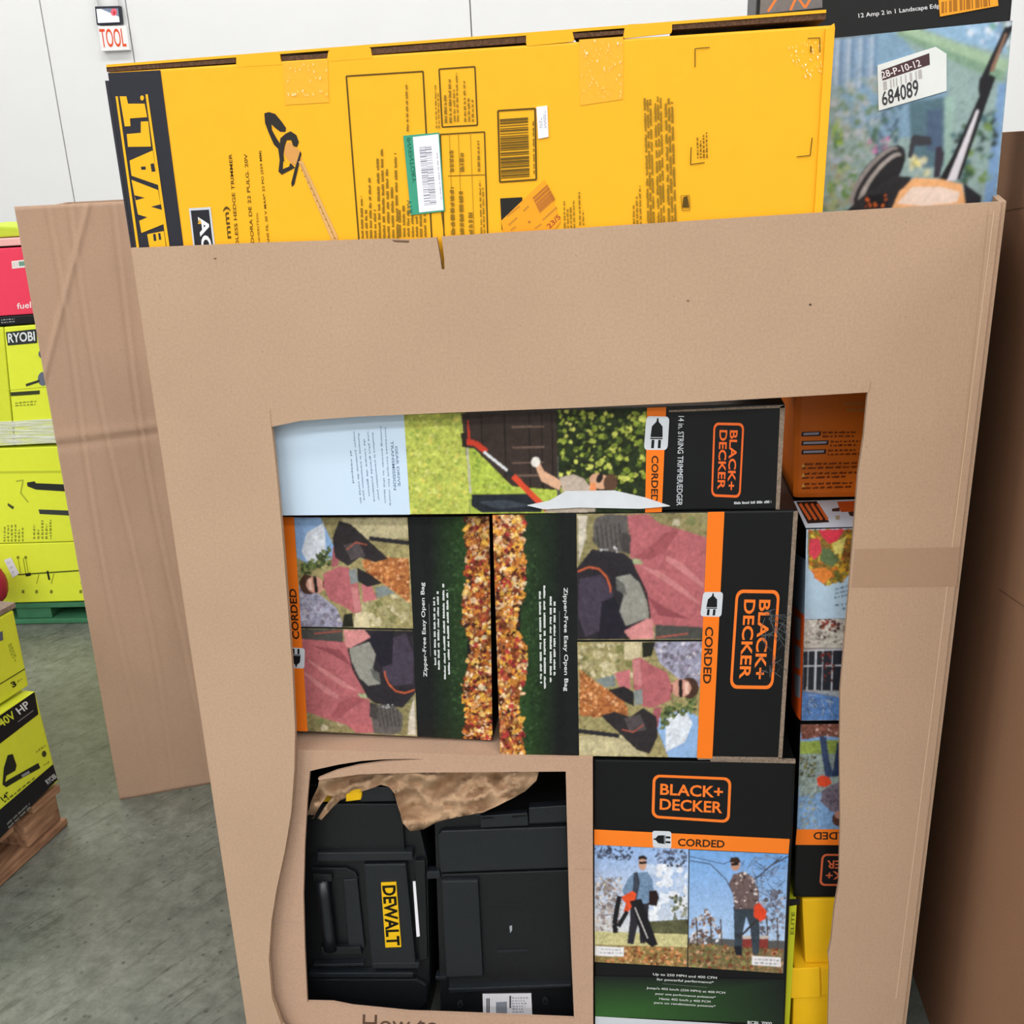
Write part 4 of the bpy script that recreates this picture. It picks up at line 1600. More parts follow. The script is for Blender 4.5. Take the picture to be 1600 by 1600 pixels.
a.scatter([(1258, 985), (1300, 985), (1330, 1008), (1258, 1008)], 40, (2, 4), ['8f847c', 'a89c90', '6a5c54', 'd8d0c4'], .12)
a.poly('2b2e36', [(1256, 1018), (1390, 1014), (1388, 1080), (1254, 1078)], .1)
for x in (1263, 1275, 1286, 1301):
    a.line('cfd3da', (x, 1016), (x - 2, 1080), 2.6 if x == 1275 else 1.6)
for y in (1016, 1041):
    a.line('cfd3da', (1256, y), (1340, y - 2), 2.2)
a.scatter([(1282, 1020), (1305, 1020), (1300, 1066), (1288, 1066)], 24, (2, 4), ['7a3430', '5c2a2a'], .1)
a.poly('5d86c2', [(1254, 1080), (1312, 1090), (1385, 1096), (1385, 1124), (1252, 1126)], .15)
a.twigs([(1256, 1084), (1310, 1092), (1308, 1122), (1256, 1122)], 50, (5, 14), 1.2, ['3a3f4c', '6c7486', 'a9b8cc'])
a.poly('aab4bc', [(1254, 1078), (1330, 1082), (1330, 1094), (1296, 1086)], .1)
a.build('house_photo', bl5, label='printed photo of a house window')
xe = FE.at((1259, 826))
FEt = FZ(xe.z)
a = Art(FEt, seed=93)
a.poly('d3d8e2', [(1240, 783), (1345, 780), (1345, 823), (1259, 825)])
a.poly('1c1a1a', [(1244, 784), (1276, 783), (1296, 816), (1262, 818)])
for i in range(4):
    a.line('d8622a', (1250 + i * 9, 787), (1266 + i * 9, 812), 4.5)
a.poly('c8541e', [(1308, 784), (1345, 782), (1345, 799), (1314, 800)])
a.poly('3a2420', [(1300, 795), (1312, 793), (1312, 799), (1300, 799)])
a.poly('b8a48a', [(1305, 806), (1312, 805), (1312, 812), (1306, 812)])
a.poly('2a2426', [(1325, 800), (1345, 798), (1345, 808), (1328, 806)])
a.build('top_print', bl5)
FEl = Face(xe, (-1, 0, 0))
xb = FEl
a = Art(FEl, seed=94)
a.poly('7d8ea0', [(1240, 862), (1258, 874), (1256, 962), (1240, 945)])
a.poly('d8541c', [(1238, 945), (1257, 962), (1251, 1126), (1244, 1118), (1236, 1100)])
for y in (975, 1020, 1065):
    a.poly('8a8f98', [(1241, y - 14), (1251, y - 8), (1250, y + 26), (1242, y + 22)])
a.build('side_print', bl5)

FQ = [(1250, 1131), (1385, 1129), (1372, 1402), (1240, 1402)]
b6 = carton('blower_carton', 'upside down black carton with orange stripe and autumn photo in the right column', 'carton', FE, FQ, .30, BLACK, bevel=.003)
a = Photo(FE, [(1251, 1132), (1384, 1130), (1376, 1297), (1245, 1298)], .0006, None, 95, 1.0, .8)
a.poly('7da2cc', [(1251, 1132), (1384, 1130), (1376, 1305), (1245, 1304)], .1)
LL = [(1251, 1132), (1340, 1130), (1340, 1156), (1290, 1150), (1252, 1156)]
a.poly('7a4c40', LL, .2)
a.scatter(LL, 70, (2, 4), ['8f5a4c', 'b0807a', '6a3a30', 'c8a094', '54302a', '9c6a50'], .12)
a.poly('8fa04a', [(1251, 1158), (1340, 1156), (1340, 1177), (1250, 1178)], .12)
a.poly('8d9a94', [(1250, 1178), (1340, 1177), (1330, 1230), (1248, 1245)], .15)
a.scatter([(1250, 1180), (1278, 1180), (1272, 1215), (1250, 1215)], 50, (2, 4), ['5a5a3c', '7a7450', '8f9a90', '44442e'], .12)
a.twigs([(1248, 1215), (1290, 1200), (1285, 1298), (1247, 1298)], 90, (5, 16), 1, ['8a8f8c', '6a7076', 'a9b4c0'])
a.scatter([(1250, 1215), (1275, 1210), (1272, 1300), (1247, 1300)], 26, (2, 5), ['8f9a90', '7d8a84', 'a4a89c'], .12)
a.poly('3c4a6a', [(1280, 1150), (1291, 1152), (1296, 1190), (1304, 1212), (1290, 1216), (1284, 1180)], .12)
a.poly('2f3a58', [(1308, 1160), (1330, 1160), (1330, 1210), (1300, 1214)], .12)
a.poly('d84a2a', [(1276, 1216), (1284, 1211), (1296, 1215), (1300, 1224), (1290, 1230), (1278, 1228)], .08)
a.poly('6f6470', [(1284, 1235), (1310, 1222), (1335, 1225), (1335, 1275), (1298, 1268), (1282, 1252)], .2)
a.ell('54352c', 1309, 1280, 9, 11, 14, 0, .1)
a.ell('b88474', 1310, 1273, 6, 6, 12)
a.build('autumn_photo', b6, label='upside down autumn photo')
a = Art(FE, .0008, seed=98)
a.poly('f47a20', [(1245, 1296), (1376, 1295), (1375, 1321), (1243, 1320)])
a.tline('CORDED', (1350, 1300), (1271, 1300), 12, '3a2618', .025)
a.build('orange_stripe', b6)
a = Art(FE, .0008, seed=96)
bd_logo(a, [(1372, 1385), (1280, 1384), (1284, 1334), (1376, 1335)], 'c8603a')
a.build('brand_logo', b6)

FG = FY(0.065)
ye = carton('yellow_carton', 'plain yellow carton under the upside down black carton', 'carton', FG, [(1253, 1405), (1360, 1402), (1345, 1504), (1258, 1505.5)], .20, YELLOW2)
FG2 = FY(0.055)
ye2 = carton('yellow_carton', 'yellow carton with a folded seam at the window lower right corner', 'carton', FG2, [(1241, 1513), (1345, 1511), (1335, 1722), (1235, 1722)], .20, YELLOW2)
slab('folded_flap', FG2, [(1236, 1560), (1282, 1558), (1281, 1512.5), (1238, 1514)], 0, .004, YELLOW2, ye2, .001)
slab('folded_flap', FG2, [(1285, 1555), (1340, 1550), (1340, 1512), (1284, 1513)], 0, .003, YELLOW2, ye2, .001)
lm = carton('lime_carton', 'narrow lime yellow carton edge squeezed beside the yellow cartons', 'carton', FY(.05), [(1231, 1412), (1246, 1410), (1227, 1715), (1219.5, 1715)], .18, plain('lime_yellow_board', 'd2d62e', .4, .02))
a = Art(FY(.05), seed=97)
a.tline('ELITE FORCE'[0:5], (1240, 1460), (1242, 1425), 5, '6a6a20', .01)
a.poly('1c1a18', [(1233, 1405), (1250, 1404), (1250, 1413), (1233, 1416)])
a.build('printed_text', lm)

# ------------------------------------------------------------------ blower carton, bottom right
FK = FY(0.030)
KQ = [(928, 1187), (1243, 1191), (1222, 1705), (930, 1700)]
kb = carton('leaf_blower_carton', 'black upright carton with level orange logo and two men blowing leaves', 'carton', FK, KQ, .30, BLACK, bevel=.003)
a = Art(FK, seed=101)
bd_logo(a, [(1020, 1210), (1143, 1215), (1140, 1286), (1018, 1278)])
a.build('brand_logo', kb)
a = Art(FK, seed=102)
a.poly('f57f26', [(928.5, 1296), (1234, 1311), (1232, 1334), (928.5, 1320)])
plug_icon(a, [(1019, 1298), (1049, 1299), (1049, 1326), (1020, 1324)])
a.tline('CORDED', (1059, 1322), (1132, 1325), 12, '3a2618', .025)
a.build('orange_stripe', kb)
a = Photo(FK, [(928.8, 1320), (1075.8, 1327), (1074, 1511), (929.2, 1503)], .0006, None, 103, .8, .9)
LPH = [(928.5, 1320), (1076, 1327), (1074, 1511), (929, 1503)]
a.grad(['8fb0e0', '9ab8e4', 'cfd8e4', 'd4d0cc'], [(928.5, 1320), (1076, 1327), (1075, 1460), (929, 1455)], .06)
a.scatter([(985, 1350), (1074, 1350), (1074, 1420), (1020, 1440)], 40, (6, 13), ['dfe4ee', 'e8eaf0', 'c4d2e8'], .06)
a.scatter([(930, 1370), (972, 1370), (968, 1455), (930, 1455)], 90, (2.5, 6), ['b0a4a0', 'c4b8b0', '948884', 'd4ccc8', '8a7c78'], .15)
a.twigs([(930, 1360), (975, 1370), (972, 1450), (930, 1450)], 60, (5, 18), .9, ['7a6c66', '6a5c58'])
a.scatter([(929, 1321), (990, 1324), (985, 1345), (930, 1340)], 60, (2, 4.5), ['4c5468', '5f6880', '7a86a4', '3a4054'], .12)
a.scatter([(1020, 1326), (1074, 1330), (1074, 1356), (1030, 1352)], 60, (2, 4.5), ['4c5468', '5f6880', '8a96b4', '3a4054'], .12)
a.scatter([(1045, 1400), (1074, 1398), (1074, 1450), (1050, 1450)], 50, (2, 5), ['6a705c', '7f846c', '9c9c88', '50543f'], .15)
a.poly('5a5a40', [(1010, 1440), (1075, 1436), (1075, 1464), (1000, 1462)], .2)
a.poly('c8c08a', [(929, 1455), (1075, 1460), (1074, 1480), (929, 1478)], .1)
a.poly('8f7a4a', [(929, 1476), (1074, 1480), (1074, 1511), (929, 1503)], .2)
GR = [(976, 1478), (1052, 1480), (1074, 1500), (1074, 1510), (930, 1502), (975, 1496)]
a.scatter(GR, 150, (2, 4.5), ['b07040', 'c88a58', '8a5030', 'd8a878', '70482c', '9c7a4a'], .12)
# first man
a.poly('2e2c33', [(984, 1412), (1014, 1410), (1012, 1450), (1008, 1474), (1000, 1474), (998, 1440), (994, 1455), (990, 1476), (980, 1474), (984, 1440)], .1)
a.poly('6f88a4', [(990, 1364), (1012, 1362), (1020, 1375), (1022, 1402), (1010, 1412), (986, 1410), (984, 1395), (976, 1400), (972, 1392), (982, 1372)], .1)
a.poly('3c4250', [(990, 1364), (996, 1362), (1000, 1380), (994, 1408), (988, 1408)], .08)
a.ell('c49880', 1004, 1350, 6.5, 10)
a.poly('2c221e', [(997, 1344), (998, 1338), (1006, 1336), (1011, 1340), (1011, 1344), (1004, 1342)])
a.poly('1e1a1c', [(998, 1346), (1011, 1346), (1010, 1350), (999, 1350)])
a.poly('2a1c1c', [(1014, 1392), (1026, 1391), (1030, 1402), (1026, 1416), (1014, 1414)], .1)
a.poly('e0542a', [(970, 1402), (988, 1392), (994, 1396), (992, 1408), (980, 1428), (974, 1424), (978, 1412)], .06)
a.poly('1e1d22', [(984, 1408), (1002, 1404), (1028, 1476), (1018, 1480), (1004, 1468)], .06)
a.line('c8c4c0', (992, 1418), (1012, 1466), 1.6)
a.pline('1e1d22', [(968, 1400), (964, 1420), (960, 1444), (962, 1458)], 8)
a.pline('1e1d22', [(980, 1424), (966, 1448)], 7)
a.poly('e9e6e6', [(929.5, 1478), (975, 1480), (975, 1495), (930, 1493)])
a.micro([(935, 1480), (973, 1482), (973, 1492), (936, 1491)], 2, '9a98a0', (.7, 1), .5)
a.build('man_with_leaf_vacuum_photo', kb)
a = Photo(FK, [(1077, 1327.5), (1232, 1334.5), (1224, 1521), (1075.2, 1511)], .0006, None, 104, .8, .9)
a.grad(['78a8e0', '6ea0dc', 'b4cce8', 'a8c4e8'], [(1077, 1328), (1232, 1335), (1226, 1470), (1076, 1465)], .05)
a.twigs([(1150, 1332), (1230, 1336), (1226, 1450), (1180, 1450)], 170, (6, 24), 1.1, ['6c7890', '54607a', '8a98b4', '4a4f5c'])
a.pline('454c5e', [(1078, 1345), (1110, 1350), (1135, 1375), (1145, 1395)], 1.6)
a.pline('454c5e', [(1078, 1338), (1130, 1350), (1150, 1342)], 1.2)
a.pline('4a4f5c', [(1232, 1338), (1205, 1352), (1178, 1376)], 2.4)
a.pline('4a4f5c', [(1222, 1338), (1195, 1360)], 1.8)
a.scatter([(1190, 1400), (1228, 1385), (1224, 1470), (1186, 1470)], 70, (2.5, 6), ['8a8c9c', '6f7080', 'a4a8ba', '5c5860'], .15)
a.scatter([(1078, 1440), (1104, 1420), (1130, 1455), (1130, 1480), (1078, 1482)], 110, (2, 5), ['a09894', '8a7a74', 'c4c4cc', '6a5450', 'd8d8e0', '7c5c50'], .15)
for x in (1088, 1110, 1126, 1198, 1214):
    a.line('54483f', (x, 1430 + (x % 7)), (x + 2, 1482), 2.2)
a.poly('8a3a34', [(1158, 1466), (1200, 1466), (1200, 1486), (1158, 1484)], .1)
a.poly('c4b8b0', [(1158, 1462), (1202, 1462), (1202, 1467), (1158, 1467)])
GB = [(1075, 1474), (1224, 1484), (1223, 1522), (1074, 1512)]
a.poly('7a6a48', GB, .2)
a.scatter(GB, 190, (2, 4.5), ['8a5c3c', 'a87a50', '6a7040', '54462c', 'b89070', '7c3c2c', '8a8a50'], .12)
# second man
a.poly('3a434c', [(1146, 1416), (1184, 1414), (1187, 1450), (1186, 1490), (1176, 1492), (1172, 1450), (1166, 1432), (1160, 1460), (1160, 1490), (1148, 1488), (1147, 1450)], .12)
SH = [(1146, 1366), (1160, 1362), (1176, 1370), (1186, 1392), (1186, 1412), (1176, 1420), (1148, 1420), (1145, 1398), (1139, 1380)]
a.poly('6c5a58', SH, .1)
a.scatter(SH, 60, (1.5, 3), ['b8a8a4', '54403f', '8a7472', 'd8ccc8', '3a2c2e'], .05)
a.ell('c09078', 1149, 1351, 7.5, 10)
a.poly('3a2a22', [(1140, 1347), (1142, 1340), (1152, 1339), (1157, 1344), (1156, 1348)])
a.poly('1e1a1c', [(1142, 1349), (1154, 1347), (1154, 1352), (1143, 1353)])
a.poly('e04a2a', [(1178, 1416), (1186, 1410), (1198, 1424), (1196, 1436), (1188, 1440), (1178, 1432)], .06)
a.line('3a3436', (1184, 1436), (1154, 1466), 3.5)
a.poly('22242c', [(1146, 1478), (1158, 1478), (1160, 1494), (1150, 1492)])
a.poly('e9e6e6', [(1175, 1493), (1220, 1496), (1220, 1511), (1175, 1508)])
a.micro([(1178, 1496), (1218, 1498), (1218, 1509), (1178, 1507)], 2, '9a98a0', (.7, 1), .5)
a.line('e8e8ea', (1076, 1328), (1074.5, 1511), 1)
a.build('man_with_blower_photo', kb)
a = Art(FK, seed=105)
a.grad(['1b1d1e', '1b1d1e', '1f2a20', '35602c'], [(929, 1525), (1226, 1530), (1224, 1600), (930, 1588)], .06)
a.poly('c9cdd2', [(930, 1588), (1140, 1600), (1223, 1608), (1223, 1650), (930, 1650)])
a.build('green_base_print', kb)
a = Art(FK, .0012, seed=106)
W_ = 'd4d6d4'
a.tline('Up to 250 MPH and 400 CFM', (1020, 1525), (1120, 1531), 5, W_, .012)
a.tline('for powerful performance*', (1026, 1533), (1115, 1538), 5, W_, .012)
a.line('6a6e6c', (1035, 1537), (1105, 1543), .8)
a.tline('Jusqu\'a 402 km/h (250 MPH) et 400 PCM', (1010, 1546), (1133, 1554), 4.5, W_, .01)
a.tline('pour une performance puissante*', (1024, 1555), (1118, 1561), 4.5, W_, .01)
a.tline('Hasta 402 km/h y 400 PCM', (1030, 1563), (1110, 1568), 4.5, W_, .01)
a.tline('para un rendimiento potente*', (1022, 1569), (1118, 1575), 4.5, W_, .01)
a.tline('BCBL 7000', (1168, 1600), (1206, 1602), 5, 'e4e6e6', .01)
a.build('white_text', kb)
slab('raw_edge', FK, [(1110, 1185.5), (1243, 1188), (1243, 1193), (1110, 1190)], -.004, .0012, RAW_GREY, kb)

# ------------------------------------------------------------------ open kraft carton with tool cases
FI = FY(0.022)
IO = [(415, 1171), (560, 1173), (780, 1181), (926, 1184), (927, 1700), (405, 1690)]
IH = [(484, 1205), (500, 1201), (530, 1194.5), (565, 1189), (600, 1186.5), (640, 1185.5), (664, 1186), (635, 1188.5), (600, 1191), (560, 1196.5), (525, 1205), (497, 1216.5),
      (498, 1219), (560, 1210), (640, 1207.5), (760, 1206.5), (884, 1205.5), (886, 1290), (889, 1400), (893, 1500), (897, 1592),
      (800, 1588), (700, 1584), (640, 1582), (590, 1577), (550, 1573), (520, 1567), (480, 1566), (476, 1480), (474, 1400), (476, 1320), (480, 1250)]
o3 = [FI.at(p) for p in IO]
kc = thing('open_tool_carton', 'open brown carton with torn paper, two black tool cases inside', 'carton', V(((o3[0].x + o3[3].x) / 2, .2, o3[-1].z)))
sheet_with_hole('front_panel', o3, [FI.at(p) for p in IH], .006, FI.n, KRAFT_CARTON, kc)
dp = V((0, .34, 0))
tl, tr, brr, bll = o3[0], o3[3], o3[4], o3[5]
th = V((0, .006, 0))
dz = V((0, 0, -.006))
prism('top_panel', [o3[0] + th, o3[1] + th, o3[2] + th, o3[3] + th], [o3[0] + dp, o3[1] + dp, o3[2] + dp, o3[3] + dp], KRAFT_CARTON, kc) if False else \
    prism('top_panel', [tl + th, o3[1] + th, o3[2] + th, tr + th, tr + th + dz, o3[2] + th + dz, o3[1] + th + dz, tl + th + dz],
          [p + dp for p in (tl, o3[1], o3[2], tr, tr + dz, o3[2] + dz, o3[1] + dz, tl + dz)], KRAFT_CARTON, kc)
prism('side_panel', [tl + th, tl + th + V((.006, 0, 0)), bll + th + V((.006, 0, 0)), bll + th], [p + dp for p in (tl, tl + V((.006, 0, 0)), bll + V((.006, 0, 0)), bll)], KRAFT_CARTON, kc)
prism('side_panel', [tr + th, tr + th - V((.006, 0, 0)), brr + th - V((.006, 0, 0)), brr + th], [p + dp for p in (tr, tr - V((.006, 0, 0)), brr - V((.006, 0, 0)), brr)], KRAFT_CARTON, kc)
bp_ = [p + dp for p in (tl, tr, brr, bll)]
prism('back_panel', bp_, [p + V((0, .006, 0)) for p in bp_], KRAFT_CARTON, kc)
prism('bottom_panel', [bll + th, brr + th, brr + th - dz, bll + th - dz], [p + dp for p in (bll, brr, brr - dz, bll - dz)], KRAFT_CARTON, kc)
a = Art(FI, .0005, seed=111)
a.tline('How to', (566, 1612), (684, 1616), 27, '5c4436', .0)
a.line('a98874', (899, 1358), (924, 1359), 1.5)
a.line('b39684', (426, 1438), (473, 1443), 1.2)
a.build('printed_words', kc, PRINT_MATT)

FJ = FY(0.085)


def screw(face, x, y, parent, r=4.0, m_=None):
    pts = [(x + r * math.cos(i * math.pi / 4), y + r * 1.15 * math.sin(i * math.pi / 4)) for i in range(8)]
    s = slab('screw', face, pts, 0, .004, m_ or STEEL, parent, .0008)
    pts = [(x + r * .45 * math.cos(i * math.pi / 3), y + r * .5 * math.sin(i * math.pi / 3)) for i in range(6)]
    slab('socket', face, pts, .0035, .0046, BLACK, s)


c1q = [(470, 1225), (640, 1225), (668, 1345), (672, 1530), (660, 1640), (480, 1640)]
p1_ = [FJ.at(p) for p in c1q]
case1 = thing('tool_case', 'black plastic tool case with yellow logo plate inside the open carton', 'tool case',
              V((sum(p.x for p in p1_) / 6, .14, min(p.z for p in p1_))))
prism('shell', p1_, [p + V((0, .13, 0)) for p in p1_], CASE, case1, .004)
slab('lid', FJ, [(474, 1256), (628, 1256), (632, 1330), (478, 1333)], 0, .008, CASE, case1, .002)
slab('lid_top', FJ, [(560, 1230), (612, 1230), (618, 1252), (562, 1253)], 0, .012, CASE2, case1, .002)
slab('seam_rail', FJ, [(494, 1332), (644, 1331), (646, 1345), (494, 1347)], 0, .016, CASE2, case1, .003)
pl1 = slab('logo_panel', FJ, [(568, 1350), (634, 1349), (650, 1508), (580, 1510)], 0, .013, CASE2, case1, .004)
slab('side_plate', FJ, [(535, 1374), (558, 1373), (570, 1482), (544, 1484)], 0, .007, CASE2, case1, .003)
slab('latch_recess', FJ, [(486, 1356), (540, 1356), (556, 1364), (560, 1373), (490, 1374)], 0, .006, CASE, case1, .002)
# carrying handle: a rounded bar
hb = [FJ.at((503 + k * 13, 1376 + k * 108), .012) for k in (0, .25, .5, .75, 1)]
hv, hf = [], []
for i, c in enumerate(hb):
    for j in range(10):
        an = j * math.tau / 10
        hv.append(c + V((.0125 * math.cos(an), .010 * math.sin(an), 0)))
for i in range(4):
    for j in range(10):
        hf.append([i * 10 + j, i * 10 + (j + 1) % 10, (i + 1) * 10 + (j + 1) % 10, (i + 1) * 10 + j])
hf += [list(range(10)), list(range(49, 39, -1))]
mesh_from('handle', hv, hf, CASE2, case1, smooth=True)
slab('handle_mount', FJ, [(488, 1366), (518, 1366), (519, 1378), (489, 1378)], 0, .014, CASE, case1, .002)
slab('handle_mount', FJ, [(500, 1480), (563, 1480), (566, 1492), (502, 1493)], 0, .012, CASE, case1, .002)
slab('lower_rail', FJ, [(489, 1507), (568, 1505), (568, 1509), (489, 1511)], 0, .012, CASE2, case1, .001)
slab('lower_rail', FJ, [(580, 1505), (656, 1504), (654, 1514), (581, 1514)], 0, .014, CASE2, case1, .002)
slab('bottom_rail', FJ, [(482, 1520), (646, 1520), (645, 1528), (482, 1528)], 0, .015, CASE2, case1, .002)
slab('base_block', FJ, [(481, 1530), (650, 1530), (667, 1540), (668, 1566), (655, 1578), (481, 1578)], 0, .009, CASE, case1, .003)
slab('hinge', FJ, [(648, 1345), (664, 1345), (668, 1500), (656, 1502)], 0, .010, CASE, case1, .002)
for x, y in ((503, 1551), (634, 1551), (616, 1312)):
    screw(FJ, x, y, case1, 4.5)
for q4 in ([(502, 1234), (520, 1233), (517, 1253), (500, 1254)], [(541, 1234), (566, 1233), (564, 1250), (540, 1253)]):
    slab('latch', FJ, q4, .004, .020, CASE_Y, case1, .002)
slab('sticker_strip', FJ, [(645, 1378), (649, 1378), (656, 1463), (651, 1464)], .009, .011, LABEL_W, case1)
slab('logo_plate', FJ, [(595, 1380), (619, 1379), (627, 1480), (602, 1481)], .012, .0155, CASE_Y, case1, .001)
a = Art(FJ, .0157, seed=120)
a.text('DEWALT', [(618, 1383), (625, 1477), (604, 1478), (597, 1384)], '17140c', .03)
a.build('logo_lettering', case1)

FJ2 = FY(0.080)
c2q = [(678, 1272), (893, 1268), (905, 1640), (690, 1640)]
p2_ = [FJ2.at(p) for p in c2q]
case2 = thing('tool_case', 'plain black plastic tool case back with screws and a white label', 'tool case',
              V((sum(p.x for p in p2_) / 4, .14, min(p.z for p in p2_))))
prism('shell', p2_, [p + V((0, .13, 0)) for p in p2_], CASE, case2, .004)
slab('upper_panel', FJ2, [(690, 1298), (886, 1291), (892, 1356), (688, 1364), (684, 1306)], 0, .008, CASE2, case2, .003)
slab('main_panel', FJ2, [(690, 1366), (892, 1359), (898, 1536), (700, 1541)], 0, .005, CASE, case2, .003)
slab('hinge_lug', FJ2, [(750, 1275), (824, 1270), (826, 1290), (751, 1294)], 0, .012, CASE2, case2, .002)
slab('hinge_lug', FJ2, [(826, 1262), (890, 1258), (892, 1284), (827, 1287)], 0, .016, CASE2, case2, .002)
slab('slot', FJ2, [(752, 1277), (771, 1276), (771, 1279), (752, 1280)], .0115, .0125, BLACK, case2)
slab('slot', FJ2, [(800, 1275), (822, 1273), (822, 1276), (800, 1278)], .0115, .0125, BLACK, case2)
slab('label_pad', FJ2, [(689, 1376), (747, 1375), (755, 1527), (697, 1529)], .004, .014, CASE2, case2, .004)
slab('foot_rail', FJ2, [(700, 1545), (893, 1538), (894, 1543), (702, 1552)], 0, .016, CASE2, case2, .002)
slab('side_lug', FJ2, [(667, 1362), (687, 1361), (688, 1373), (667, 1374)], -.01, .006, CASE2, case2, .002)
slab('side_lug', FJ2, [(680, 1526), (698, 1526), (698, 1531), (681, 1531)], -.01, .006, CASE2, case2, .001)
slab('embossed_line', FJ2, [(777, 1485), (824, 1484), (824, 1487), (777, 1489)], .004, .007, CASE2, case2, .0005)
slab('embossed_line', FJ2, [(770, 1413), (818, 1412), (818, 1414), (770, 1415)], .004, .006, CASE, case2, .0005)
slab('moulding_gate', FJ2, [(796, 1448), (800, 1447), (800, 1454), (797, 1458)], .004, .007, plain('pale_plastic_mark', '9aa0a4', .4, .02), case2)
for x, y in ((705, 1340), (846, 1334), (719, 1570), (852, 1565)):
    screw(FJ2, x, y, case2, 5.2)
slab('white_label', FJ2, [(754, 1554), (830, 1553), (832, 1596), (755, 1596)], 0, .002, LABEL_W, case2)
a = Art(FJ2, .0024, seed=121)
a.bars([(760, 1560), (765, 1560), (765, 1592), (760, 1592)], 3, '4c4c52', .7)
a.poly('8a8e98', [(775, 1566), (792, 1565), (792, 1592), (775, 1592)])
a.micro([(800, 1557), (828, 1557), (829, 1592), (801, 1592)], 8, '9a9ca4', (.5, 1))
a.rect('4c4c52', 796, 1556, 798.5, 1575)
a.build('white_label_print', case2)

# crumpled packing paper hanging over the cases
KP = [(478, 1277), (487, 1250), (497, 1229), (499, 1213), (560, 1209), (640, 1207), (740, 1206), (842, 1206), (838, 1220), (820, 1237), (790, 1253),
      (755, 1269), (700, 1280), (682, 1285), (662, 1296), (641, 1299), (629, 1286), (623, 1262), (616, 1240), (608, 1229), (595, 1226), (576, 1233),
      (555, 1240), (531, 1251), (516, 1266), (502, 1281), (496, 1279), (506, 1263), (520, 1245), (512, 1243), (501, 1258), (489, 1279)]
FP = FY(0.052)
rp = random.Random(5)
pts = []
for i, p in enumerate(KP):
    q_ = KP[(i + 1) % len(KP)]
    n_ = max(1, int((V(q_) - V(p)).length / 14))
    for k in range(n_):
        b2 = V(p).lerp(V(q_), k / n_)
        pts.append(b2)
nb_ = len(pts)
gy = 1208
while gy < 1298:
    gx_ = 480
    while gx_ < 842:
        c = (gx_ + rp.uniform(-1.5, 1.5), gy + rp.uniform(-1.5, 1.5))
        if inside(c, KP):
            pts.append(V(c))
        gx_ += 4.5
    gy += 4.5
r = delaunay_2d_cdt(pts, [], [list(range(nb_))], 1, 1e-3)
kp = thing('packing_paper', 'crumpled brown packing paper hanging over the tool cases', 'paper', FP.at((660, 1298)))
vv = []
for p in r[0]:
    w1 = noise.noise(V((p[0] * .02, p[1] * .03, 2.2))) * 14
    f = noise.noise(V((p[0] * .018, p[1] * .035, 1.7))) * .030
    f += (0.5 - abs(noise.noise(V(((p[0] + w1) * .028 + p[1] * .02, (p[1] - w1) * .045, 4.4)))) * 2.4) * .026
    f += (0.5 - abs(noise.noise(V(((p[0] - w1) * .06 - p[1] * .05, p[1] * .06, 8.8)))) * 2.2) * .012
    vv.append(FP.at(p, max(-.03, min(.024, f))))
pm = mesh_from('paper_sheet', vv, [list(t_) for t_ in r[2]], PAPER, kp, smooth=True)
md = pm.modifiers.new('thickness', 'SOLIDIFY')
md.thickness = .0008

# ------------------------------------------------------------------ pile of lime cartons on a green pallet (far left)
fa_, fb_ = FF.at((28, 976)), FF.at((141, 974))
dg = (fb_ - fa_).normalized()
nG = V((dg.y, -dg.x, 0))
FGp = Face(fa_ + V((0, 0, .3)), nG)


def on_pile(x, z, depth=0.0):
    return fa_ + dg * x + V((0, 0, z)) - nG * depth


pg = thing('green_pallet', 'green painted wooden pallet under lime cartons', 'pallet', on_pile(.3, 0, .5))
pw = [on_pile(-.45, 0), on_pile(.75, 0)]


def pbar(name, x0, x1, z0, z1, d0, d1, mat, par):
    f = [on_pile(x0, z0, d0), on_pile(x1, z0, d0), on_pile(x1, z1, d0), on_pile(x0, z1, d0)]
    k = [on_pile(x0, z0, d1), on_pile(x1, z0, d1), on_pile(x1, z1, d1), on_pile(x0, z1, d1)]
    return prism(name, f, k, mat, par, .003)


zt = FGp.at((80, 942)).z
for x0, x1 in ((-.40, -.26), (0.0, .135), (.58, .72)):
    pbar('stringer', x0, x1, .022, zt - .022, .01, .98, GREENWOOD, pg)
for d in (0, .22, .44, .66, .88):
    pbar('top_board', -.45, .75, zt - .020, zt - .001, d, d + .10, GREENWOOD, pg)
for d in (0, .44, .88):
    pbar('bottom_board', -.45, .75, 0.002, .021, d, d + .10, GREENWOOD, pg)


def pile(name, label, q, depth, mat, arts=(), seed=1, group=None, name2='front_print'):
    t_ = carton(name, label, 'carton', FGp, q, depth, mat, group)
    if arts:
        ar = Art(FGp, .001, seed=seed)
        for fn in arts:
            fn(ar)
        ar.build(name2, t_)
    return t_


def art_long(ar):
    ar.line('5c6420', (28, 898), (133, 891), 2.2)
    ar.line('26281c', (40, 898.5), (48, 897), 5)
    ar.line('26281c', (74, 892), (77, 906), 3)
    for x in (28, 40, 36, 57, 80, 126):
        ar.line('9aa02c', (x, 872 if x < 45 else 912), (x + 4, 896), 1)
        ar.rect('7f862a', x - 2, 869 if x < 45 and x != 36 else 922, x + 2, 873 if x < 45 and x != 36 else 927)


def sticker(ar):
    ar.poly('e6e6ea', [(6, 875), (17, 871), (30, 896), (20, 903)])
    ar.micro([(10, 876), (16, 874), (26, 895), (20, 899)], 3, '9a9aa4', (.6, 1))


pile('lime_carton', 'lime carton with a long pole drawing, lowest on the green pallet', [(-60, 852), (160, 846), (166, 938), (-50, 944)], .5, LIME, (art_long, sticker), 131)


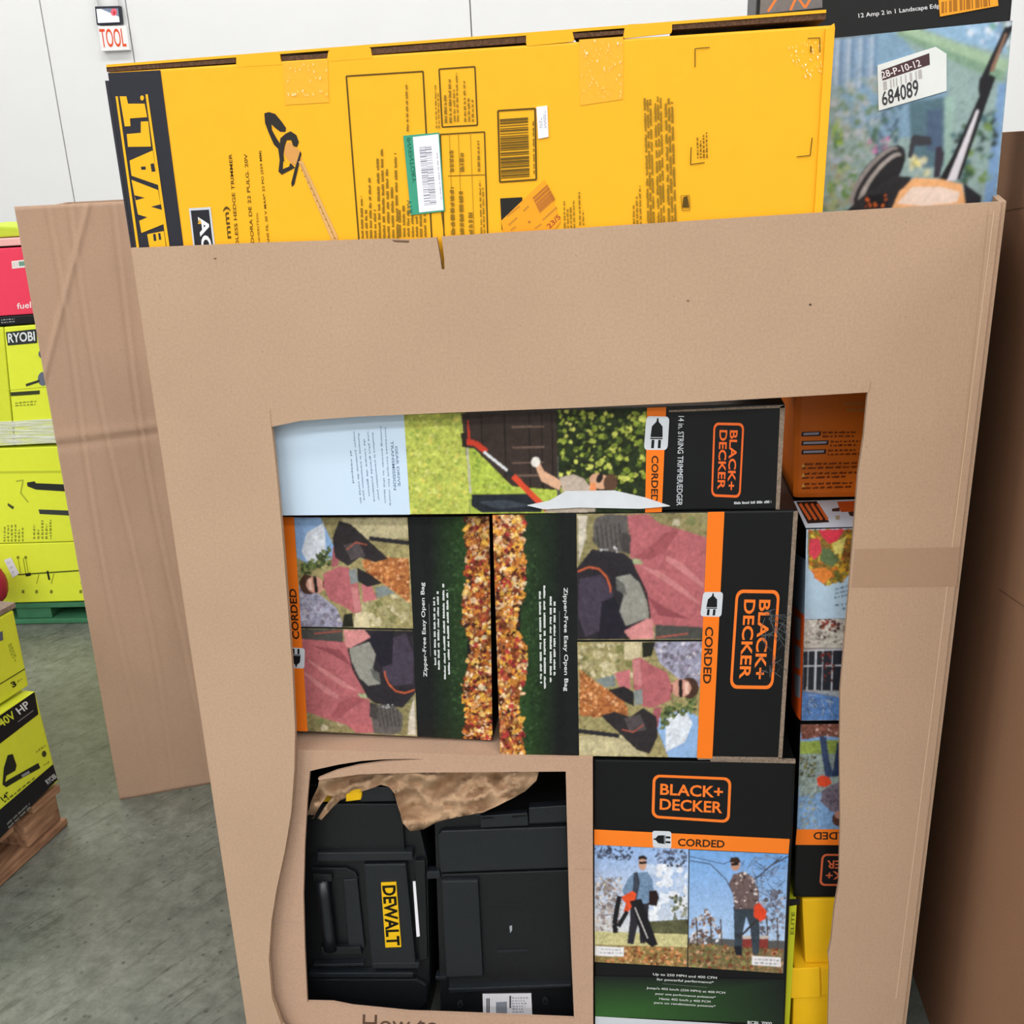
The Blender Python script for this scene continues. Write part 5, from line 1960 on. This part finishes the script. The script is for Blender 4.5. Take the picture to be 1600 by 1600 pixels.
def art_saw(ar):
    ar.poly('2c2e2a', [(42, 754), (54, 752), (56, 755), (104, 757), (104, 768), (56, 765), (43, 760)])
    ar.poly('3c3f3c', [(60, 796), (116, 798), (117, 806), (62, 803)])
    ar.pline('b0b83c', [(25, 752), (36, 750), (32, 770), (44, 785)], 2)
    ar.poly('4c5030', [(12, 786), (22, 792), (20, 796), (12, 790)])
    ar.micro([(4, 846), (4, 814), (38, 812), (38, 846)], 6, '8a9030', (.5, 1))
    ar.micro([(50, 842), (50, 812), (82, 812), (82, 842)], 5, '8a9030', (.5, 1))
    ar.poly('c6cf36', [(-50, 737), (130, 735), (130, 738), (-50, 740)])


pile('lime_carton', 'lime carton with black pole saw drawings in the pallet pile', [(-70, 703), (140, 696), (157, 845), (-60, 851)], .5, LIME, (art_saw,), 132)


def art_ryobi(ar):
    ar.poly('2f3430', [(9, 519), (57, 514), (58, 536), (12, 540)])
    ar.tline('RYOBI', (13, 536), (55, 532.5), 15, 'e6eaec', .02)
    ar.micro([(24, 628), (60, 624), (60, 634), (24, 636)], 2, '8a9030', (.8, 1))
    ar.ell('5c6270', 66, 553, 6, 7)
    ar.ell('6a7080', 67, 592, 8, 11)
    ar.poly('3c4030', [(40, 600), (62, 593), (62, 597), (41, 604)])
    ar.poly('3a3f24', [(16, 613), (62, 610), (62, 616), (17, 619)])
    ar.line('c2cb34', (10, 610), (92, 603), 1)


pile('lime_carton', 'lime carton with white on black capitals at its top left', [(6, 511), (110, 503), (132, 689), (24, 696)], .4, LIME, (art_ryobi,), 133)
pile('lime_carton', 'lime carton side at the picture edge left of the capitals carton', [(-90, 515), (5, 511), (22, 696), (-70, 700)], .4, LIME_DIM)


def art_band(ar):
    ar.micro([(2, 498), (25, 496), (25, 504), (2, 506)], 2, 'a9a9ae', (.8, 1))


pile('black_carton', 'thin black carton between the red and lime cartons', [(-80, 500), (90, 489), (95, 503), (-78, 514)], .4, BLACK, (art_band,), 134)


def art_red(ar):
    ar.poly('e9e2de', [(18, 408), (45, 405), (46, 417), (19, 420)])
    ar.poly('6f9a86', [(29, 409), (40, 408), (40, 415), (30, 416)])
    ar.micro([(20, 410), (28, 409), (28, 418), (20, 418)], 3, 'b88a80', (.8, 1))
    ar.text('fuel', [(26, 474), (48, 471), (49, 481), (27, 483)], 'f4e8ea', .01)


pile('red_carton', 'red carton with small white print high on the left pile', [(-90, 393), (90, 383), (94, 488), (-82, 499)], .4, RED, (art_red,), 135)
pile('pink_tray', 'pale pink tray on top of the red carton', [(-90, 378), (70, 369), (76, 381), (-88, 390)], .35, plain('pale_pink_board', 'f0b4ae', .5, .02))


def dome():
    q_ = [(-40, 374), (38, 369), (32, 360), (24, 354), (-40, 352)]
    f = [FGp.at(p, -.03) for p in q_]
    tt = thing('lime_tool_bag', 'lime green rounded tool bag on top of the left pile', 'tool bag', (f[0] + f[1]) / 2 - nG * .1)
    prism('bag_body', f, [p - nG * .22 for p in f], plain('lime_fabric', 'b9cc3c', .7, .05), tt, .008)


dome()
# stretch wrap pulled around the pile
wq = [(-60, 662), (126, 652), (132, 690), (-52, 698)]


def wrap_mat():
    mt, nt, b = principled('stretch_wrap')
    b.inputs['Base Color'].default_value = (.95, .97, .92, 1)
    b.inputs['Roughness'].default_value = .12
    tc = nt.nodes.new('ShaderNodeTexCoord')
    mp = nt.nodes.new('ShaderNodeMapping')
    mp.inputs['Scale'].default_value = (3, 3, 60)
    no = nt.nodes.new('ShaderNodeTexNoise')
    no.inputs['Scale'].default_value = 3
    no.inputs['Detail'].default_value = 5
    nt.links.new(tc.outputs['Object'], mp.inputs['Vector'])
    nt.links.new(mp.outputs['Vector'], no.inputs['Vector'])
    r_ = nt.nodes.new('ShaderNodeMapRange')
    r_.inputs['From Min'].default_value = .35
    r_.inputs['From Max'].default_value = .7
    r_.inputs['To Min'].default_value = .1
    r_.inputs['To Max'].default_value = .75
    nt.links.new(no.outputs['Fac'], r_.inputs['Value'])
    nt.links.new(r_.outputs['Result'], b.inputs['Alpha'])
    bp = nt.nodes.new('ShaderNodeBump')
    bp.inputs['Strength'].default_value = .6
    bp.inputs['Distance'].default_value = .01
    nt.links.new(no.outputs['Fac'], bp.inputs['Height'])
    nt.links.new(bp.outputs['Normal'], b.inputs['Normal'])
    return mt


f = [FGp.at(p, .004) for p in wq]
wr = prism('stretch_wrap', f, [p - nG * .002 for p in f], wrap_mat())
wr['label'] = 'clear stretch wrap band around the lime cartons'
wr['category'] = 'plastic wrap'
FRd = Face(FGp.p + nG * .12, nG)
rc = FRd.at((-20, 913))
rt = thing('red_jug', 'dark red rounded object at the left picture edge', 'container', V((rc.x, rc.y, 0)) if False else FRd.at((-12, 945)))
vs_, fs_ = [], []
for i in range(9):
    th_ = math.pi * i / 8
    for j in range(14):
        ph = math.tau * j / 14
        vs_.append(rc + V((.075 * math.sin(th_) ** .6 * math.cos(ph), .05 * math.sin(th_) ** .6 * math.sin(ph), .075 * math.cos(th_))))
for i in range(8):
    for j in range(14):
        fs_.append([i * 14 + j, i * 14 + (j + 1) % 14, (i + 1) * 14 + (j + 1) % 14, (i + 1) * 14 + j])
mesh_from('jug_body', vs_, fs_, plain('dark_red_plastic', 'a8283c', .35, .03), rt, smooth=True)

# ------------------------------------------------------------------ lime cartons on the worn wooden pallet (near left)
ga, gb_ = FF.at((0, 1387)), FF.at((107, 1289))
dn = (gb_ - ga).normalized()
nN = V((dn.y, -dn.x, 0))
if nN.dot(EYE - ga) < 0:
    nN = -nN
FN = Face(ga, nN)
FN2 = Face(ga - nN * .02, nN)
pn = thing('wooden_pallet', 'worn brown wooden pallet carrying lime cartons on the left', 'pallet', V(((ga + gb_) / 2 - nN * .4).to_tuple()))
along = (gb_ - ga).length


def nbar(name, s0, s1, z0, z1, d0, d1, mat, bv=.003):
    def P(s, z, d):
        return ga + dn * s + V((0, 0, z)) - nN * d
    return prism(name, [P(s0, z0, d0), P(s1, z0, d0), P(s1, z1, d0), P(s0, z1, d0)], [P(s0, z0, d1), P(s1, z0, d1), P(s1, z1, d1), P(s0, z1, d1)], mat, pn, bv)


ztn = FN.at((93, 1225)).z
nbar('bottom_board', -.8, along, .002, .022, 0, .10, WOOD)
nbar('bottom_board', -.8, along, .002, .022, .45, .55, WOOD)
nbar('block', along - .13, along - .01, .023, ztn - .022, .008, .11, WOOD, .006)
nbar('block', along - .13, along - .01, .023, ztn - .022, .45, .55, WOOD, .006)
nbar('block', -.8, -.68, .023, ztn - .022, .008, .11, WOOD, .006)
for k in range(6):
    s = along - .10 - k * .17
    nbar('top_board', s, s + .10, ztn - .021, ztn - .001, 0, .9, WOOD)


def ncart(name, label, q, depth, mat, fn, seed, fc):
    t_ = carton(name, label, 'carton', fc, q, depth, mat)
    ar = Art(fc, .001, seed=seed)
    fn(ar)
    ar.build('front_print', t_)
    return t_


def art_low(ar):
    ar.poly('1b1b1f', [(-90, 1200), (-90, 1170), (0, 1118), (54, 1081), (60, 1116), (0, 1162)])
    ar.tline('40V', (3, 1137), (26, 1121), 13, 'd6e23a', .02)
    ar.tline('HP', (31, 1117), (48, 1104), 12, 'dfe3e4', .02)
    ar.line('8a8c8e', (28, 1128), (52, 1110), 1.2)
    ar.poly('1b1b1f', [(-90, 1355), (-90, 1325), (0, 1265), (83, 1194), (90, 1218), (0, 1310)])
    ar.poly('26281f', [(6, 1200), (12, 1180), (20, 1178), (26, 1196), (24, 1204), (10, 1212), (8, 1222), (14, 1218), (60, 1192), (63, 1200), (30, 1218), (10, 1230), (4, 1226)])
    ar.line('8f9298', (34, 1213), (46, 1206), 4)
    ar.micro([(6, 1250), (55, 1212), (56, 1216), (8, 1256)], 1, '5c6020', (.95, 1))
    ar.tline('14"', (5, 1252), (16, 1243), 8, '2c2e1c', .02)
    ar.micro([(56, 1172), (70, 1162), (71, 1168), (57, 1178)], 1, '6a6e2a', (1, 1))
    ar.ell('3a3c24', 69, 1178, 3.5, 5)
    ar.micro([(68, 1192), (77, 1187), (78, 1193), (69, 1198)], 1, '6a6e2a', (1, 1))
    ar.tline('RYOBI', (75, 1226), (89, 1215), 8, 'c9ccd0', .02)
    ar.micro([(10, 1285), (60, 1240), (66, 1246), (14, 1296)], 2, '8a8c86', (.4, .9), word=(.12, .3))


ncart('lime_carton', 'lime and black carton with chainsaw drawing resting on the wooden pallet', [(-90, 1172), (55, 1080), (91, 1221), (-90, 1372)], .6, LIME_DIM, art_low, 141, FN)


def art_up(ar):
    ar.line('3c4020', (-5, 1072), (39, 1045), 1.5)
    ar.tline('3', (20, 1075), (27, 1071), 9, '2c2e1c', .04)
    ar.micro([(27, 1062), (35, 1057), (36, 1062), (28, 1068)], 1, '6a6e2a', (1, 1))
    ar.micro([(12, 1008), (22, 1040), (30, 1036), (18, 1004)], 3, '8a9030', (.4, .9))
    ar.poly('5c6270', [(-6, 990), (4, 986), (5, 1000), (-5, 1003)])


ncart('lime_carton', 'lime carton stacked on the chainsaw carton at the left edge', [(-90, 1015), (21, 953), (45, 1071), (-90, 1160)], .5, LIME_DIM, art_up, 142, FN2)
f = [FN2.at(p) for p in ((-90, 1003), (24, 941), (25, 949), (-90, 1011))]
tg = thing('cardboard_tray', 'pale cardboard tray on top of the near left lime cartons', 'tray', (f[2] + f[3]) / 2 - nN * .2)
prism('tray_body', f, [p - nN * .45 for p in f], RAW_GREY, tg, .001)

# look-alikes belong to one group each
for stem, grp in (('cardboard_bin', 'cardboard bulk bins'), ('lime_carton', 'lime cartons'), ('tool_case', 'tool cases in the open carton'),
                  ('blower_carton', 'blower cartons in the right column'), ('yellow_carton', 'yellow cartons in the right column')):
    for o in C.objects:
        if o.parent is None and o.name.split('.')[0] == stem and 'group' not in o:
            o['group'] = grp
